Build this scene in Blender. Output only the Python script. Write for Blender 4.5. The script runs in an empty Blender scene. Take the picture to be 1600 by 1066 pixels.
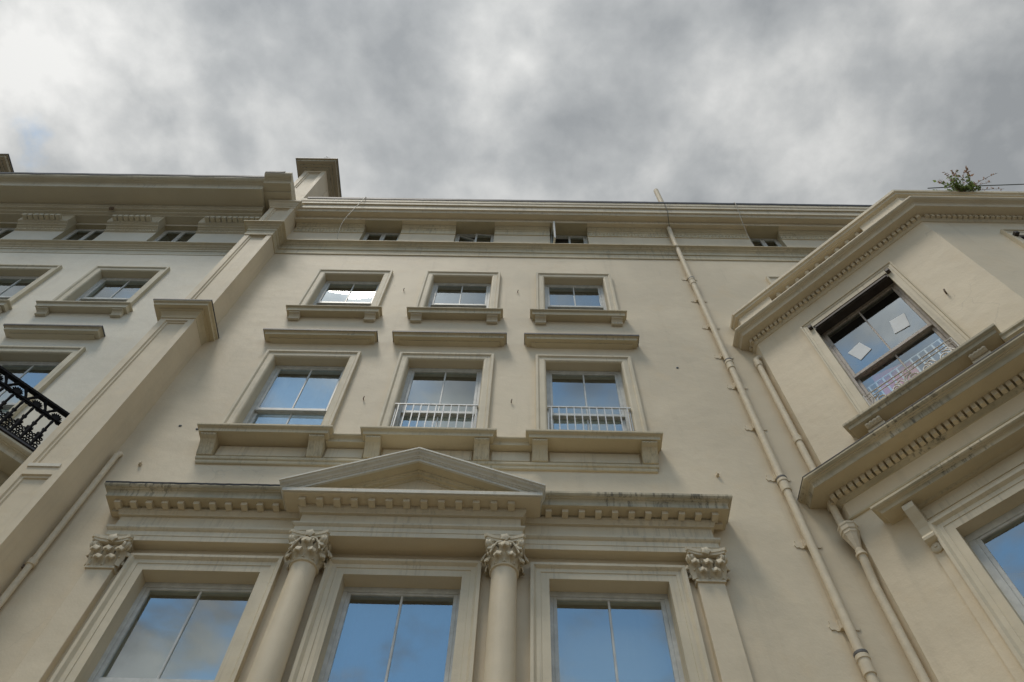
import bpy, bmesh, math, random
from mathutils import Vector, Matrix
C = bpy.context.scene
COL = C.collection
R = math.radians
rnd = random.Random(7)

# ------------------------------------------------------------------ camera
cam_d = bpy.data.cameras.new('camera')
cam = bpy.data.objects.new('camera', cam_d)
COL.objects.link(cam)
CZ, D = 1.65, 6.0                       # eye height, distance to the facade
a, b, c = R(62.1535), R(2.1027), R(2.8730)
fw = Vector((0, math.cos(a), math.sin(a)))
up = Vector((0, -math.sin(a), math.cos(a)))
rt = Vector((1, 0, 0))
r2 = math.cos(c) * rt + math.sin(c) * up
u2 = -math.sin(c) * rt + math.cos(c) * up
Rz = Matrix.Rotation(b, 3, 'Z')
r2, u2, fw = Rz @ r2, Rz @ u2, Rz @ fw
m = Matrix((r2, u2, -fw)).transposed().to_4x4()
m.translation = Vector((0, 0, CZ))
cam.matrix_world = m
cam_d.sensor_width = 36.0
cam_d.lens = 1220.93 / 1600 * 36
cam_d.clip_start = 0.05
cam_d.clip_end = 3000
C.camera = cam

# ------------------------------------------------------------------ light
SUN_DIR = Vector((-0.220, -0.300, 0.928)).normalized()       # towards the sun, veiled by cloud
sun_el = math.asin(SUN_DIR.z)
sun_az = math.atan2(SUN_DIR.x, SUN_DIR.y)
world = bpy.data.worlds.new('World')
C.world = world
world.use_nodes = True
NT = world.node_tree
NT.nodes.clear()


class G:
    """small helper for building node graphs"""
    def __init__(s, nt):
        s.nt = nt

    def n(s, typ, **kw):
        nd = s.nt.nodes.new(typ)
        for k, v in kw.items():
            if k == 'ins':
                for kk, vv in v.items():
                    if isinstance(vv, bpy.types.NodeSocket):
                        s.nt.links.new(vv, nd.inputs[kk])
                    else:
                        nd.inputs[kk].default_value = vv
            else:
                setattr(nd, k, v)
        return nd

    def math(s, op, x, y=0.0, z=0.0, clamp=False):
        nd = s.n('ShaderNodeMath', operation=op, ins={0: x, 1: y, 2: z})
        nd.use_clamp = clamp
        return nd.outputs[0]

    def mix(s, fac, x, y, blend='MIX'):
        nd = s.n('ShaderNodeMix', data_type='RGBA', blend_type=blend)
        for k, v in ((0, fac), (6, x), (7, y)):
            if isinstance(v, bpy.types.NodeSocket):
                s.nt.links.new(v, nd.inputs[k])
            elif k == 0:
                nd.inputs[0].default_value = v
            else:
                nd.inputs[k].default_value = (*v[:3], 1)
        return nd.outputs[2]

    def ramp(s, fac, stops, interp='LINEAR'):
        nd = s.n('ShaderNodeValToRGB', ins={0: fac})
        cr = nd.color_ramp
        cr.interpolation = interp
        while len(cr.elements) < len(stops):
            cr.elements.new(0.5)
        for e, (p, col) in zip(cr.elements, stops):
            e.position = p
            e.color = (*col, 1) if len(col) == 3 else col
        return nd.outputs[0]

    def noise(s, vec, scale, detail=4, rough=0.5, dist=0.0):
        return s.n('ShaderNodeTexNoise', ins={'Vector': vec, 'Scale': scale, 'Detail': detail,
                                              'Roughness': rough, 'Distortion': dist}).outputs[0]

    def smooth(s, v, lo, hi):
        nd = s.n('ShaderNodeMapRange', interpolation_type='SMOOTHSTEP', ins={0: v, 1: lo, 2: hi})
        return nd.outputs[0]


SEED, DECK = 9.4, 34.1
g = G(NT)
tc = g.n('ShaderNodeTexCoord').outputs['Generated']
sep = g.n('ShaderNodeSeparateXYZ', ins={0: tc})
zc = g.math('MAXIMUM', sep.outputs[2], 0.12)
cu = g.math('DIVIDE', sep.outputs[0], zc)
cv = g.math('DIVIDE', sep.outputs[1], zc)
cvec = g.n('ShaderNodeCombineXYZ', ins={0: cu, 1: cv, 2: SEED}).outputs[0]
sky = g.n('ShaderNodeTexSky', sky_type='NISHITA')
sky.sun_disc = False
sky.sun_elevation = sun_el
sky.sun_rotation = sun_az
sky.altitude = 30
sky.air_density = 1.0
sky.dust_density = 0.15
sky.ozone_density = 2.0
n_big = g.noise(cvec, 2.3, 4, 0.5, 0.15)
n_det = g.noise(cvec, 6.0, 8, 0.57, 0.1)
n_wisp = g.noise(cvec, 19.0, 7, 0.6, 0.15)
dens = g.math('ADD', g.math('MULTIPLY', n_big, 0.62), g.math('MULTIPLY', n_det, 0.36))
# a full deck overhead, breaking up towards the street side of the sky
cover = g.math('MULTIPLY', g.smooth(cv, -0.70, -0.17), 0.30)
# clouds close up towards the horizon, where they are seen edge on
# one small gap in the deck, low on the left
gap = g.math('SQRT', g.math('ADD', g.math('POWER', g.math('ADD', cu, 0.67), 2.0), g.math('POWER', g.math('SUBTRACT', cv, 0.245), 2.0)))
cover = g.math('SUBTRACT', cover, g.math('MULTIPLY', g.smooth(gap, 0.16, 0.02), 0.29))
rad = g.math('SQRT', g.math('ADD', g.math('MULTIPLY', cu, cu), g.math('MULTIPLY', cv, cv)))
cover = g.math('ADD', cover, g.math('MULTIPLY', g.smooth(rad, 0.85, 2.1), 0.20))
dens = g.math('ADD', dens, cover)
alpha = g.smooth(dens, 0.52, 0.65)
# brightness of the deck: thick parts grey, thin parts white, brighter towards the veiled sun
dot = g.n('ShaderNodeVectorMath', operation='DOT_PRODUCT', ins={0: tc, 1: tuple(SUN_DIR)}).outputs['Value']
glow = g.math('POWER', g.math('MAXIMUM', dot, 0.0), 5.0)
core = g.math('POWER', g.math('MAXIMUM', dot, 0.0), 170.0)
dvec = g.n('ShaderNodeVectorMath', operation='ADD', ins={0: cvec, 1: (0.0, 0.0, DECK)}).outputs[0]
n_deck = g.noise(dvec, 4.2, 4, 0.48, 0.1)
shade = g.math('ADD', g.math('MULTIPLY', n_deck, 0.76), g.math('MULTIPLY', n_det, 0.28))
shade = g.math('ADD', shade, g.math('MULTIPLY', n_wisp, 0.14))
ccol = g.ramp(shade, [(0.47, (1.95, 2.06, 2.15)), (0.57, (2.7, 2.8, 2.85)), (0.65, (3.6, 3.66, 3.64)), (0.755, (4.9, 4.9, 4.8))])
glow = g.math('ADD', glow, g.math('MULTIPLY', g.smooth(dot, 0.91, 1.0), 1.2))
gain = g.math('ADD', g.math('MULTIPLY', glow, 0.36), g.math('ADD', g.math('MULTIPLY', core, 5.0), 0.80))
ccol = g.mix(1.0, ccol, g.n('ShaderNodeCombineColor', ins={0: gain, 1: gain, 2: gain}).outputs[0], 'MULTIPLY')
blue = g.mix(1.0, sky.outputs[0], (1.35, 1.53, 1.34), 'MULTIPLY')
skyc = g.mix(alpha, blue, ccol)
bg = g.n('ShaderNodeBackground', ins={0: skyc, 1: 0.15})
out = g.n('ShaderNodeOutputWorld', ins={0: bg.outputs[0]})

sun_d = bpy.data.lights.new('sun', 'SUN')
sun_d.energy = 1.2
sun_d.angle = R(12)
sun_d.color = (1.0, 0.92, 0.80)
sun = bpy.data.objects.new('sun', sun_d)
COL.objects.link(sun)
sun.location = SUN_DIR * 60
sun.rotation_euler = SUN_DIR.to_track_quat('Z', 'Y').to_euler()

C.view_settings.view_transform = 'Standard'
C.view_settings.look = 'None'
C.view_settings.exposure = 0.30
C.view_settings.gamma = 1.0
C.view_settings.use_curve_mapping = False
C.cycles.max_bounces = 8
C.cycles.diffuse_bounces = 5
C.cycles.transparent_max_bounces = 12
C.cycles.use_denoising = True

# ------------------------------------------------------------------ materials
MAT = {}


def new_mat(name):
    mt = bpy.data.materials.new(name)
    mt.use_nodes = True
    mt.node_tree.nodes.clear()
    MAT[name] = mt
    return mt, G(mt.node_tree)


def finish(gr, col, rough=0.6, bump=None, bdist=0.01, bstr=0.3, metal=0.0, spec=0.3):
    ins = {'Base Color': col if isinstance(col, bpy.types.NodeSocket) else (*col, 1),
           'Roughness': rough, 'Metallic': metal, 'Specular IOR Level': spec}
    p = gr.n('ShaderNodeBsdfPrincipled', ins=ins)
    if bump is not None:
        bn = gr.n('ShaderNodeBump', ins={'Height': bump, 'Distance': bdist, 'Strength': bstr})
        gr.nt.links.new(bn.outputs[0], p.inputs['Normal'])
    gr.n('ShaderNodeOutputMaterial', ins={0: p.outputs[0]})
    return p


def stretch(gr, pos, sx, sy, sz):
    return gr.n('ShaderNodeMapping', ins={'Vector': pos, 'Scale': (sx, sy, sz)}).outputs[0]


def stucco(name, base, stain=0.0, streak=0.13, blotch=0.10, rough=0.62):
    mt, gr = new_mat(name)
    geo = gr.n('ShaderNodeNewGeometry')
    pos = geo.outputs['Position']
    base = Vector(base)
    n1 = gr.noise(pos, 0.55, 6, 0.6)
    n2 = gr.noise(pos, 2.3, 5, 0.6)
    col = gr.mix(gr.smooth(n1, 0.35, 0.68), base * (1 - blotch), base * (1 + blotch * 0.5))
    warm = Vector((base.x * 0.97, base.y * 0.92, base.z * 0.84))
    col = gr.mix(gr.math('MULTIPLY', gr.smooth(n2, 0.52, 0.75), 0.45), col, warm)
    st = gr.noise(stretch(gr, pos, 5, 5, 0.35), 1.0, 6, 0.65)
    col = gr.mix(gr.math('MULTIPLY', gr.smooth(st, 0.52, 0.78), streak * 3), col, base * 0.72)
    # fine speckle of dirt
    sp = gr.noise(pos, 38, 3, 0.6)
    col = gr.mix(gr.math('MULTIPLY', gr.smooth(sp, 0.64, 0.74), 0.22), col, base * 0.6)
    wv = gr.n('ShaderNodeVectorMath', operation='ADD', ins={0: pos, 1: gr.n('ShaderNodeTexNoise', ins={'Vector': pos, 'Scale': 1.6, 'Detail': 3.0, 'Roughness': 0.5}).outputs['Color']}).outputs[0]
    vor = gr.n('ShaderNodeTexVoronoi', feature='DISTANCE_TO_EDGE', ins={'Vector': wv, 'Scale': 0.42}).outputs['Distance']
    ck = gr.math('MULTIPLY', gr.smooth(vor, 0.0035, 0.0), gr.smooth(gr.noise(pos, 0.8, 3, 0.5), 0.54, 0.62))
    col = gr.mix(gr.math('MULTIPLY', ck, 0.20), col, base * 0.45)
    if stain > 0:
        nz = gr.n('ShaderNodeSeparateXYZ', ins={0: geo.outputs['Normal']}).outputs[2]
        side = gr.smooth(gr.math('ABSOLUTE', nz), 0.97, 0.80)
        s1 = gr.noise(stretch(gr, pos, 22, 22, 0.5), 1.0, 5, 0.7)
        s2 = gr.noise(stretch(gr, pos, 1.6, 1.6, 0.3), 1.0, 3, 0.5)
        gm = gr.math('MULTIPLY', gr.smooth(gr.noise(pos, 1.7, 5, 0.6), 0.34, 0.62), 0.62 * stain)
        col = gr.mix(gr.math('MULTIPLY', gm, side), col, (0.255, 0.235, 0.165))
        k = gr.math('MULTIPLY', gr.smooth(s1, 0.47, 0.66), gr.smooth(s2, 0.38, 0.60))
        k = gr.math('MULTIPLY', gr.math('MULTIPLY', k, side), 0.8 * stain)
        col = gr.mix(k, col, (0.055, 0.052, 0.042))
    h = gr.math('ADD', gr.math('MULTIPLY', gr.noise(pos, 3.0, 4, 0.55), 0.9),
                gr.math('MULTIPLY', gr.noise(pos, 42, 4, 0.6), 0.10))
    finish(gr, col, rough, h, 0.035, 0.35, spec=0.25)
    return mt


CREAM = (0.70, 0.598, 0.432)
stucco('cream_stucco', CREAM)
stucco('cream_trim', (0.69, 0.602, 0.442), stain=0.26, streak=0.05, blotch=0.06)
stucco('weathered_trim', (0.61, 0.525, 0.365), stain=0.95, streak=0.12, blotch=0.12)
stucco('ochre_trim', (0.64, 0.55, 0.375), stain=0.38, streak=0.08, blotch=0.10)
stucco('white_stucco', (0.71, 0.66, 0.54), streak=0.10)
stucco('pale_trim', (0.70, 0.67, 0.58), stain=0.22, streak=0.06, blotch=0.08)
stucco('shaded_soffit_trim', (0.50, 0.43, 0.285), stain=0.2)  # base darkened to stand for shade in the attic openings, some stain on top
stucco('white_trim', (0.62, 0.56, 0.42), stain=0.28, streak=0.05, blotch=0.06)


def paint(name, base, rough=0.4, var=0.12, scale=9, wear=None, spec=0.4):
    mt, gr = new_mat(name)
    pos = gr.n('ShaderNodeNewGeometry').outputs['Position']
    n1 = gr.noise(pos, scale, 5, 0.6)
    base = Vector(base)
    col = gr.mix(gr.smooth(n1, 0.35, 0.7), base * (1 - var), base * (1 + var * 0.6))
    if wear:
        col = gr.mix(gr.math('MULTIPLY', gr.smooth(gr.noise(pos, scale * 2.4, 6, 0.7), 0.52, 0.68), 0.8), col, wear)
    finish(gr, col, rough, gr.noise(pos, 30, 2), 0.003, 0.10, spec=spec)
    return mt


paint('sash_paint', (0.60, 0.60, 0.56))
paint('worn_sash_paint', (0.44, 0.39, 0.34), wear=(0.16, 0.12, 0.09), rough=0.6)
paint('pipe_paint', (0.68, 0.585, 0.43), rough=0.65, var=0.08, spec=0.2)
paint('bare_joint', (0.17, 0.16, 0.15), wear=(0.12, 0.11, 0.10), rough=0.6)
paint('rail_paint', (0.66, 0.66, 0.64), rough=0.4)
paint('dull_rail_paint', (0.66, 0.62, 0.56), rough=0.5, wear=(0.42, 0.34, 0.26))
paint('dark_brown_paint', (0.045, 0.034, 0.026), rough=0.6, var=0.3)
paint('cast_iron', (0.009, 0.009, 0.010), rough=0.75, var=0.3, spec=0.12)
paint('lead', (0.055, 0.052, 0.055), rough=0.55, var=0.3)
paint('rust', (0.24, 0.18, 0.13), rough=0.8, var=0.4)
paint('cable_sheath', (0.50, 0.46, 0.37), rough=0.5)
paint('dark_cable', (0.05, 0.06, 0.06), rough=0.5)
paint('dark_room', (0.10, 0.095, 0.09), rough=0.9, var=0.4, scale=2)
paint('pale_blind', (0.62, 0.66, 0.70), rough=0.8, var=0.05)
paint('grey_blind', (0.20, 0.21, 0.24), rough=0.8, var=0.05)
paint('blue_blind', (0.10, 0.17, 0.26), rough=0.8, var=0.05)
paint('pink_curtain', (0.90, 0.20, 0.19), rough=0.8, var=0.12)
paint('paper', (0.78, 0.80, 0.80), rough=0.8, var=0.03)
paint('asphalt', (0.075, 0.074, 0.072), rough=0.9, var=0.3, scale=3)
paint('paving', (0.22, 0.18, 0.12), rough=0.85, var=0.2, scale=2)
paint('roof_slate', (0.08, 0.08, 0.09), rough=0.7, var=0.3, scale=3)
paint('leaf_green', (0.22, 0.30, 0.09), rough=0.55, var=0.5, scale=14)
paint('leaf_russet', (0.40, 0.25, 0.17), rough=0.6, var=0.5, scale=14)
paint('stem_brown', (0.10, 0.075, 0.05), rough=0.8)

for nm in ('leaf_green', 'leaf_russet'):
    nt_ = MAT[nm].node_tree
    gr = G(nt_)
    pb = next(n_ for n_ in nt_.nodes if n_.type == 'BSDF_PRINCIPLED')
    om = next(n_ for n_ in nt_.nodes if n_.type == 'OUTPUT_MATERIAL')
    src = pb.inputs['Base Color'].links[0].from_socket
    tl = gr.n('ShaderNodeBsdfTranslucent', ins={'Color': src}).outputs[0]
    ms = gr.n('ShaderNodeMixShader', ins={0: 0.5, 1: pb.outputs[0], 2: tl}).outputs[0]
    nt_.links.new(ms, om.inputs[0])

mt, gr = new_mat('window_glass')
pos = gr.n('ShaderNodeNewGeometry').outputs['Position']
wav = gr.n('ShaderNodeBump', ins={'Height': gr.noise(pos, 0.9, 0, 0.4), 'Distance': 0.02, 'Strength': 0.06}).outputs[0]
fr = gr.n('ShaderNodeFresnel', ins={'IOR': 3.2, 'Normal': wav}).outputs[0]
bf = gr.n('ShaderNodeNewGeometry').outputs['Backfacing']
fr = gr.math('MULTIPLY', fr, gr.math('SUBTRACT', 1.0, bf))
gl = gr.n('ShaderNodeBsdfGlossy', ins={'Color': (0.88, 0.96, 1.0, 1), 'Roughness': 0.0, 'Normal': wav}).outputs[0]
tr = gr.n('ShaderNodeBsdfTransparent', ins={'Color': (0.90, 0.94, 0.95, 1)}).outputs[0]
mx = gr.n('ShaderNodeMixShader', ins={0: fr, 1: tr, 2: gl}).outputs[0]
gr.n('ShaderNodeOutputMaterial', ins={0: mx})


# ------------------------------------------------------------------ objects
def empty(name, loc, label=None, cat=None, group=None):
    o = bpy.data.objects.new(name, None)
    o.empty_display_size = 0.2
    COL.objects.link(o)
    o.location = loc
    tag(o, label, cat, group)
    return o


def tag(o, label=None, cat=None, group=None, kind=None):
    for k, v in (('label', label), ('category', cat), ('group', group), ('kind', kind)):
        if v:
            o[k] = v
    return o


def world_loc(o):
    v = Vector((0, 0, 0))
    while o is not None:
        v += Vector(o.location)
        o = o.parent
    return v


class Frame:
    """local wall frame: u along the wall, q outwards, z up"""
    def __init__(s, o, t):
        s.o = Vector(o)
        s.t = Vector(t).normalized()
        s.n = s.t.cross(Vector((0, 0, 1)))

    def p(s, u, q, z):
        return s.o + s.t * u + s.n * q + Vector((0, 0, z))


class MB:
    def __init__(s, fr=None):
        s.v, s.f, s.fr = [], [], fr
        s.smooth = set()

    def pt(s, u, q, z):
        p = s.fr.p(u, q, z) if s.fr else Vector((u, q, z))
        s.v.append(p)
        return len(s.v) - 1

    def face(s, *idx, smooth=False):
        if smooth:
            s.smooth.add(len(s.f))
        s.f.append(tuple(idx))

    def box(s, u0, u1, q0, q1, z0, z1):
        i = [s.pt(u, q, z) for z in (z0, z1) for q in (q0, q1) for u in (u0, u1)]
        for f in ((0, 1, 3, 2), (4, 6, 7, 5), (0, 4, 5, 1), (2, 3, 7, 6), (0, 2, 6, 4), (1, 5, 7, 3)):
            s.face(*[i[k] for k in f])
        return s

    def loft(s, rings, closed_ring=True, caps=True, smooth=False):
        n = len(rings[0])
        for ra, rb in zip(rings, rings[1:]):
            for k in range(n if closed_ring else n - 1):
                k2 = (k + 1) % n
                s.face(ra[k], ra[k2], rb[k2], rb[k], smooth=smooth)
        if caps:
            s.face(*rings[0])
            s.face(*reversed(rings[-1]))
        return s

    def sweep(s, prof, path):
        """profile [(p,z)] swept along a plan path [(u,q)], p to the outer side, mitred"""
        nrm = []
        for (x0, y0), (x1, y1) in zip(path, path[1:]):
            dx, dy = x1 - x0, y1 - y0
            l = math.hypot(dx, dy)
            nrm.append((-dy / l, dx / l))
        rings = []
        for i, (x, y) in enumerate(path):
            if i == 0:
                mx_, my_ = nrm[0]
            elif i == len(path) - 1:
                mx_, my_ = nrm[-1]
            else:
                n1, n2 = nrm[i - 1], nrm[i]
                k = 1 + n1[0] * n2[0] + n1[1] * n2[1]
                mx_, my_ = (n1[0] + n2[0]) / k, (n1[1] + n2[1]) / k
            rings.append([s.pt(x + mx_ * p, y + my_ * p, z) for p, z in prof])
        return s.loft(rings)

    def band(s, prof, path, caps=True):
        """profile [(w,q)] swept along a path [(u,z)] drawn on the wall, w to the left of travel"""
        nrm = []
        for (x0, y0), (x1, y1) in zip(path, path[1:]):
            dx, dy = x1 - x0, y1 - y0
            l = math.hypot(dx, dy)
            nrm.append((-dy / l, dx / l))
        rings = []
        for i, (x, y) in enumerate(path):
            if i == 0:
                mx_, my_ = nrm[0]
            elif i == len(path) - 1:
                mx_, my_ = nrm[-1]
            else:
                n1, n2 = nrm[i - 1], nrm[i]
                k = 1 + n1[0] * n2[0] + n1[1] * n2[1]
                mx_, my_ = (n1[0] + n2[0]) / k, (n1[1] + n2[1]) / k
            rings.append([s.pt(x + mx_ * w, q, y + my_ * w) for w, q in prof])
        return s.loft(rings, caps=caps)

    def sheet(s, us, zs, holes, q=0.0):
        us = sorted(set(us) | {h[0] for h in holes} | {h[1] for h in holes})
        zs = sorted(set(zs) | {h[2] for h in holes} | {h[3] for h in holes})
        us = [u for u in us]
        grid = {}
        for i, u in enumerate(us):
            for j, z in enumerate(zs):
                grid[i, j] = s.pt(u, q, z)
        for i in range(len(us) - 1):
            for j in range(len(zs) - 1):
                um, zm = (us[i] + us[i + 1]) / 2, (zs[j] + zs[j + 1]) / 2
                if any(h[0] < um < h[1] and h[2] < zm < h[3] for h in holes):
                    continue
                s.face(grid[i, j], grid[i + 1, j], grid[i + 1, j + 1], grid[i, j + 1])
        return s

    def sunk(s, h, q, depth, bev=0.035):
        """sunk panel with a sloped margin filling hole h of a sheet at q"""
        u0, u1, z0, z1 = h
        o = [s.pt(u, q, z) for u, z in ((u0, z0), (u1, z0), (u1, z1), (u0, z1))]
        m1 = [s.pt(u, q - depth * 0.5, z) for u, z in ((u0 + .008, z0 + .008), (u1 - .008, z0 + .008), (u1 - .008, z1 - .008), (u0 + .008, z1 - .008))]
        m2 = [s.pt(u, q - depth * 0.55, z) for u, z in ((u0 + bev, z0 + bev), (u1 - bev, z0 + bev), (u1 - bev, z1 - bev), (u0 + bev, z1 - bev))]
        i = [s.pt(u, q - depth, z) for u, z in ((u0 + bev + .008, z0 + bev + .008), (u1 - bev - .008, z0 + bev + .008), (u1 - bev - .008, z1 - bev - .008), (u0 + bev + .008, z1 - bev - .008))]
        s.loft([o, m1, m2, i], caps=False)
        s.face(*i)
        return s

    def tube(s, pts, r, n=8, caps=True, smooth=True):
        """round tube through world points"""
        pts = [Vector(p) for p in pts]
        rad = r if isinstance(r, (list, tuple)) else [r] * len(pts)
        rings = []
        prev = None
        for i, p in enumerate(pts):
            if i == 0:
                t = pts[1] - p
            elif i == len(pts) - 1:
                t = p - pts[i - 1]
            else:
                t = (pts[i + 1] - p).normalized() + (p - pts[i - 1]).normalized()
            t.normalize()
            if prev is None:
                e = Vector((0, 0, 1)) if abs(t.z) < 0.9 else Vector((0, 1, 0))
                x = t.cross(e).normalized()
            else:
                x = (prev - t * prev.dot(t)).normalized()
            prev = x
            y = t.cross(x)
            ring = []
            for k in range(n):
                an = 2 * math.pi * k / n
                s.v.append(p + (x * math.cos(an) + y * math.sin(an)) * rad[i])
                ring.append(len(s.v) - 1)
            rings.append(ring)
        return s.loft(rings, caps=caps, smooth=smooth)

    def lathe(s, cx, cy, prof, n=24, smooth=True, caps=True):
        """prof [(r,z)] about a vertical world axis"""
        rings = []
        for r, z in prof:
            ring = []
            for k in range(n):
                an = 2 * math.pi * k / n
                s.v.append(Vector((cx + r * math.cos(an), cy + r * math.sin(an), z)))
                ring.append(len(s.v) - 1)
            rings.append(ring)
        return s.loft(rings, caps=caps, smooth=smooth)

    def mesh(s, name, off=None):
        me = bpy.data.meshes.new(name)
        off = off or Vector((0, 0, 0))
        me.from_pydata([tuple(Vector(v) - off) for v in s.v], [], s.f)
        if s.smooth:
            for k in s.smooth:
                me.polygons[k].use_smooth = True
        bm = bmesh.new()
        bm.from_mesh(me)
        bmesh.ops.recalc_face_normals(bm, faces=bm.faces)
        bm.to_mesh(me)
        bm.free()
        if s.smooth:
            me.set_sharp_from_angle(angle=R(38))
        return me

    def build(s, name, mat, parent=None, bevel=0.0, kind=None):
        off = world_loc(parent) if parent else Vector((0, 0, 0))
        me = s.mesh(name, off)
        me.materials.append(MAT[mat])
        o = bpy.data.objects.new(name, me)
        COL.objects.link(o)
        if parent:
            o.parent = parent
        if bevel:
            bv = o.modifiers.new('bevel', 'BEVEL')
            bv.width = bevel
            bv.segments = 1
            bv.limit_method = 'ANGLE'
        if kind:
            o['kind'] = kind
        return o

    def thing(s, name, mat, label, cat, group=None, base=None):
        """a thing that is one mesh; its origin goes to the base of the mesh"""
        if base is None:
            n = len(s.v)
            base = Vector((sum(v.x for v in s.v) / n, sum(v.y for v in s.v) / n, min(v.z for v in s.v)))
        me = s.mesh(name, base)
        me.materials.append(MAT[mat])
        o = bpy.data.objects.new(name, me)
        o.location = base
        COL.objects.link(o)
        return tag(o, label, cat, group)


def place(src, name, parent, loc, rotz=0.0):
    """another part sharing the mesh of src; loc is a world position"""
    o = bpy.data.objects.new(name, src)
    o.parent = parent
    o.location = Vector(loc) - world_loc(parent)
    o.rotation_euler = (0, 0, rotz)
    COL.objects.link(o)
    return o


def cyma(p0, z0, p1, z1, n=4):
    """crown moulding between two profile points: hollow, small fillet, round"""
    dp, dz = p1 - p0, z1 - z0
    pts = [(.06, .20), (.20, .36), (.42, .46), (.46, .47), (.46, .60), (.54, .61), (.72, .68), (.90, .82)]
    return [(p0 + dp * x, z0 + dz * y) for x, y in pts]


FAC = Frame((0, D, 0), (1, 0, 0))

# ------------------------------------------------------------------ ground
mb = MB().box(-60, 60, -2.4, 9.0, -0.4, 0.0)
tag(mb.build('pavement', 'paving'), kind='structure')
mb = MB().box(-600, 600, -600, 600, -0.9, -0.12)
tag(mb.build('road', 'asphalt'), kind='structure')
mb = MB().box(-60, 60, -2.56, -2.403, -0.4, 0.003)
tag(mb.build('kerb', 'paving'), kind='structure')

# ------------------------------------------------------------------ houses
main = empty('terraced_house', (-1.2, D, 0), 'cream stucco terraced house with pedimented first floor windows between two drainpipes', 'house')
left = empty('terraced_house', (-10, D, 0), 'whiter stucco terraced house on the left with deep toothed cornice', 'house')
right = empty('terraced_house', (6.5, D, 0), 'cream house on the right with a tall three sided bay of toothed cornices', 'house')


def window(root, fr, uc, hw, z0, z1, zm, arch, qg=-0.15, frame_w=0.055, head=0.06, sash='sash_paint', trim='cream_trim',
           blind=None, blind_drop=1.0, bars=True, tilt=None, lower=True, legs=None):
    """sash window: architrave (the part), frame, sashes, panes, room behind"""
    u0, u1 = uc - hw, uc + hw
    zb = z0 if legs is None else legs
    w = MB(fr).band(arch, [(u0, zb), (u0, z1), (u1, z1), (u1, zb)][::1]).build('window', trim, root)
    # box frame
    fq0, fq1 = qg - 0.09, qg + 0.03
    f = MB(fr)
    f.box(u0 - .02, u0 + frame_w, fq0, fq1, z0, z1 - head)
    f.box(u1 - frame_w, u1 + .02, fq0, fq1, z0, z1 - head)
    f.box(u0 - .02, u1 + .02, fq0, fq1 + .002, z1 - head, z1 + .02)
    f.build('frame', sash, w, bevel=.006)
    a0, a1 = u0 + frame_w, u1 - frame_w
    st, br = 0.042, 0.024

    def one(nm, q, za, zbt, top, bot):
        m_ = MB(fr)
        m_.box(a0, a0 + st, q - .02, q + .02, za, zbt)
        m_.box(a1 - st, a1, q - .02, q + .02, za, zbt)
        m_.box(a0 + st, a1 - st, q - .022, q + .022, zbt - top, zbt)
        m_.box(a0 + st, a1 - st, q - .022, q + .022, za, za + bot)
        if bars:
            m_.box(uc - br / 2, uc + br / 2, q - .015, q + .015, za + bot, zbt - top)
        m_.build(nm, sash, w, bevel=.004)
        spans = [(a0 + st, uc - br / 2), (uc + br / 2, a1 - st)] if bars else [(a0 + st, a1 - st)]
        for k, (x0, x1) in enumerate(spans):
            g_ = MB(fr)
            # hand-set panes are never quite flush
            d_ = rnd.uniform(-.002, .002)
            e_ = rnd.uniform(-.003, .003)
            cs = []
            for dq in (0.0, -0.004):
                cs.append([g_.pt(x0, q + dq - d_ - e_, za + bot), g_.pt(x1, q + dq + d_ - e_, za + bot),
                           g_.pt(x1, q + dq + d_ + e_, zbt - top), g_.pt(x0, q + dq - d_ + e_, zbt - top)])
            g_.loft(cs)
            g_.build('pane', 'window_glass', w)
    one('upper_sash', qg, zm, z1 - head, .03, .06)
    if lower:
        one('lower_sash', qg - .048, z0, zm + .05, .05, .08)
    # room behind
    rm = MB(fr)
    d0, d1 = fq0 - .001, fq0 - 1.3
    e = .25
    i = [rm.pt(u, q, z) for q in (d0, d1) for z in (z0 - e, z1 + e) for u in (u0 - e, u1 + e)]
    for ff in ((4, 5, 7, 6), (0, 1, 5, 4), (2, 6, 7, 3), (0, 4, 6, 2), (1, 3, 7, 5)):
        rm.face(*[i[k] for k in ff])
    o_ = [rm.pt(u, d0, z) for u, z in ((u0, z0), (u1, z0), (u1, z1), (u0, z1))]
    i4 = [i[0], i[1], i[3], i[2]]
    rm.loft([i4, o_], caps=False)
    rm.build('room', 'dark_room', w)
    if blind:
        q = qg - .13
        bl = MB(fr)
        n = 10
        zt, zl = z1 - head, z1 - head - (z1 - z0) * blind_drop
        rr = []
        for k in range(n + 1):
            x = a0 + (a1 - a0) * k / n
            dq = .008 * math.sin(k * 2.1)
            rr.append([bl.pt(x, q + dq, zl), bl.pt(x, q + dq, zt), bl.pt(x, q + dq - .006, zt), bl.pt(x, q + dq - .006, zl)])
        bl.loft(rr)
        bl.box(a0, a1, q - .02, q + .02, zl - .03, zl)
        bl.build('blind', blind, w)
    return w


ARCH34 = [(0, -.20), (0, .012), (.006, .028), (.018, .04), (.035, .045), (.105, .045), (.108, .052), (.125, .068), (.160, .068), (.163, .05), (.163, -.01), (.06, -.01), (.06, -.20)]
ARCH1 = [(0, -.20), (0, .04), (.085, .04), (.088, .048), (.135, .050), (.150, .068), (.162, .082), (.195, .082), (.195, -.01), (.06, -.01), (.06, -.20)]


def ends(prof, u0, u1, depth=0.0):
    return [(u0, -.03), (u0, depth), (u1, depth), (u1, -.03)]


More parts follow.
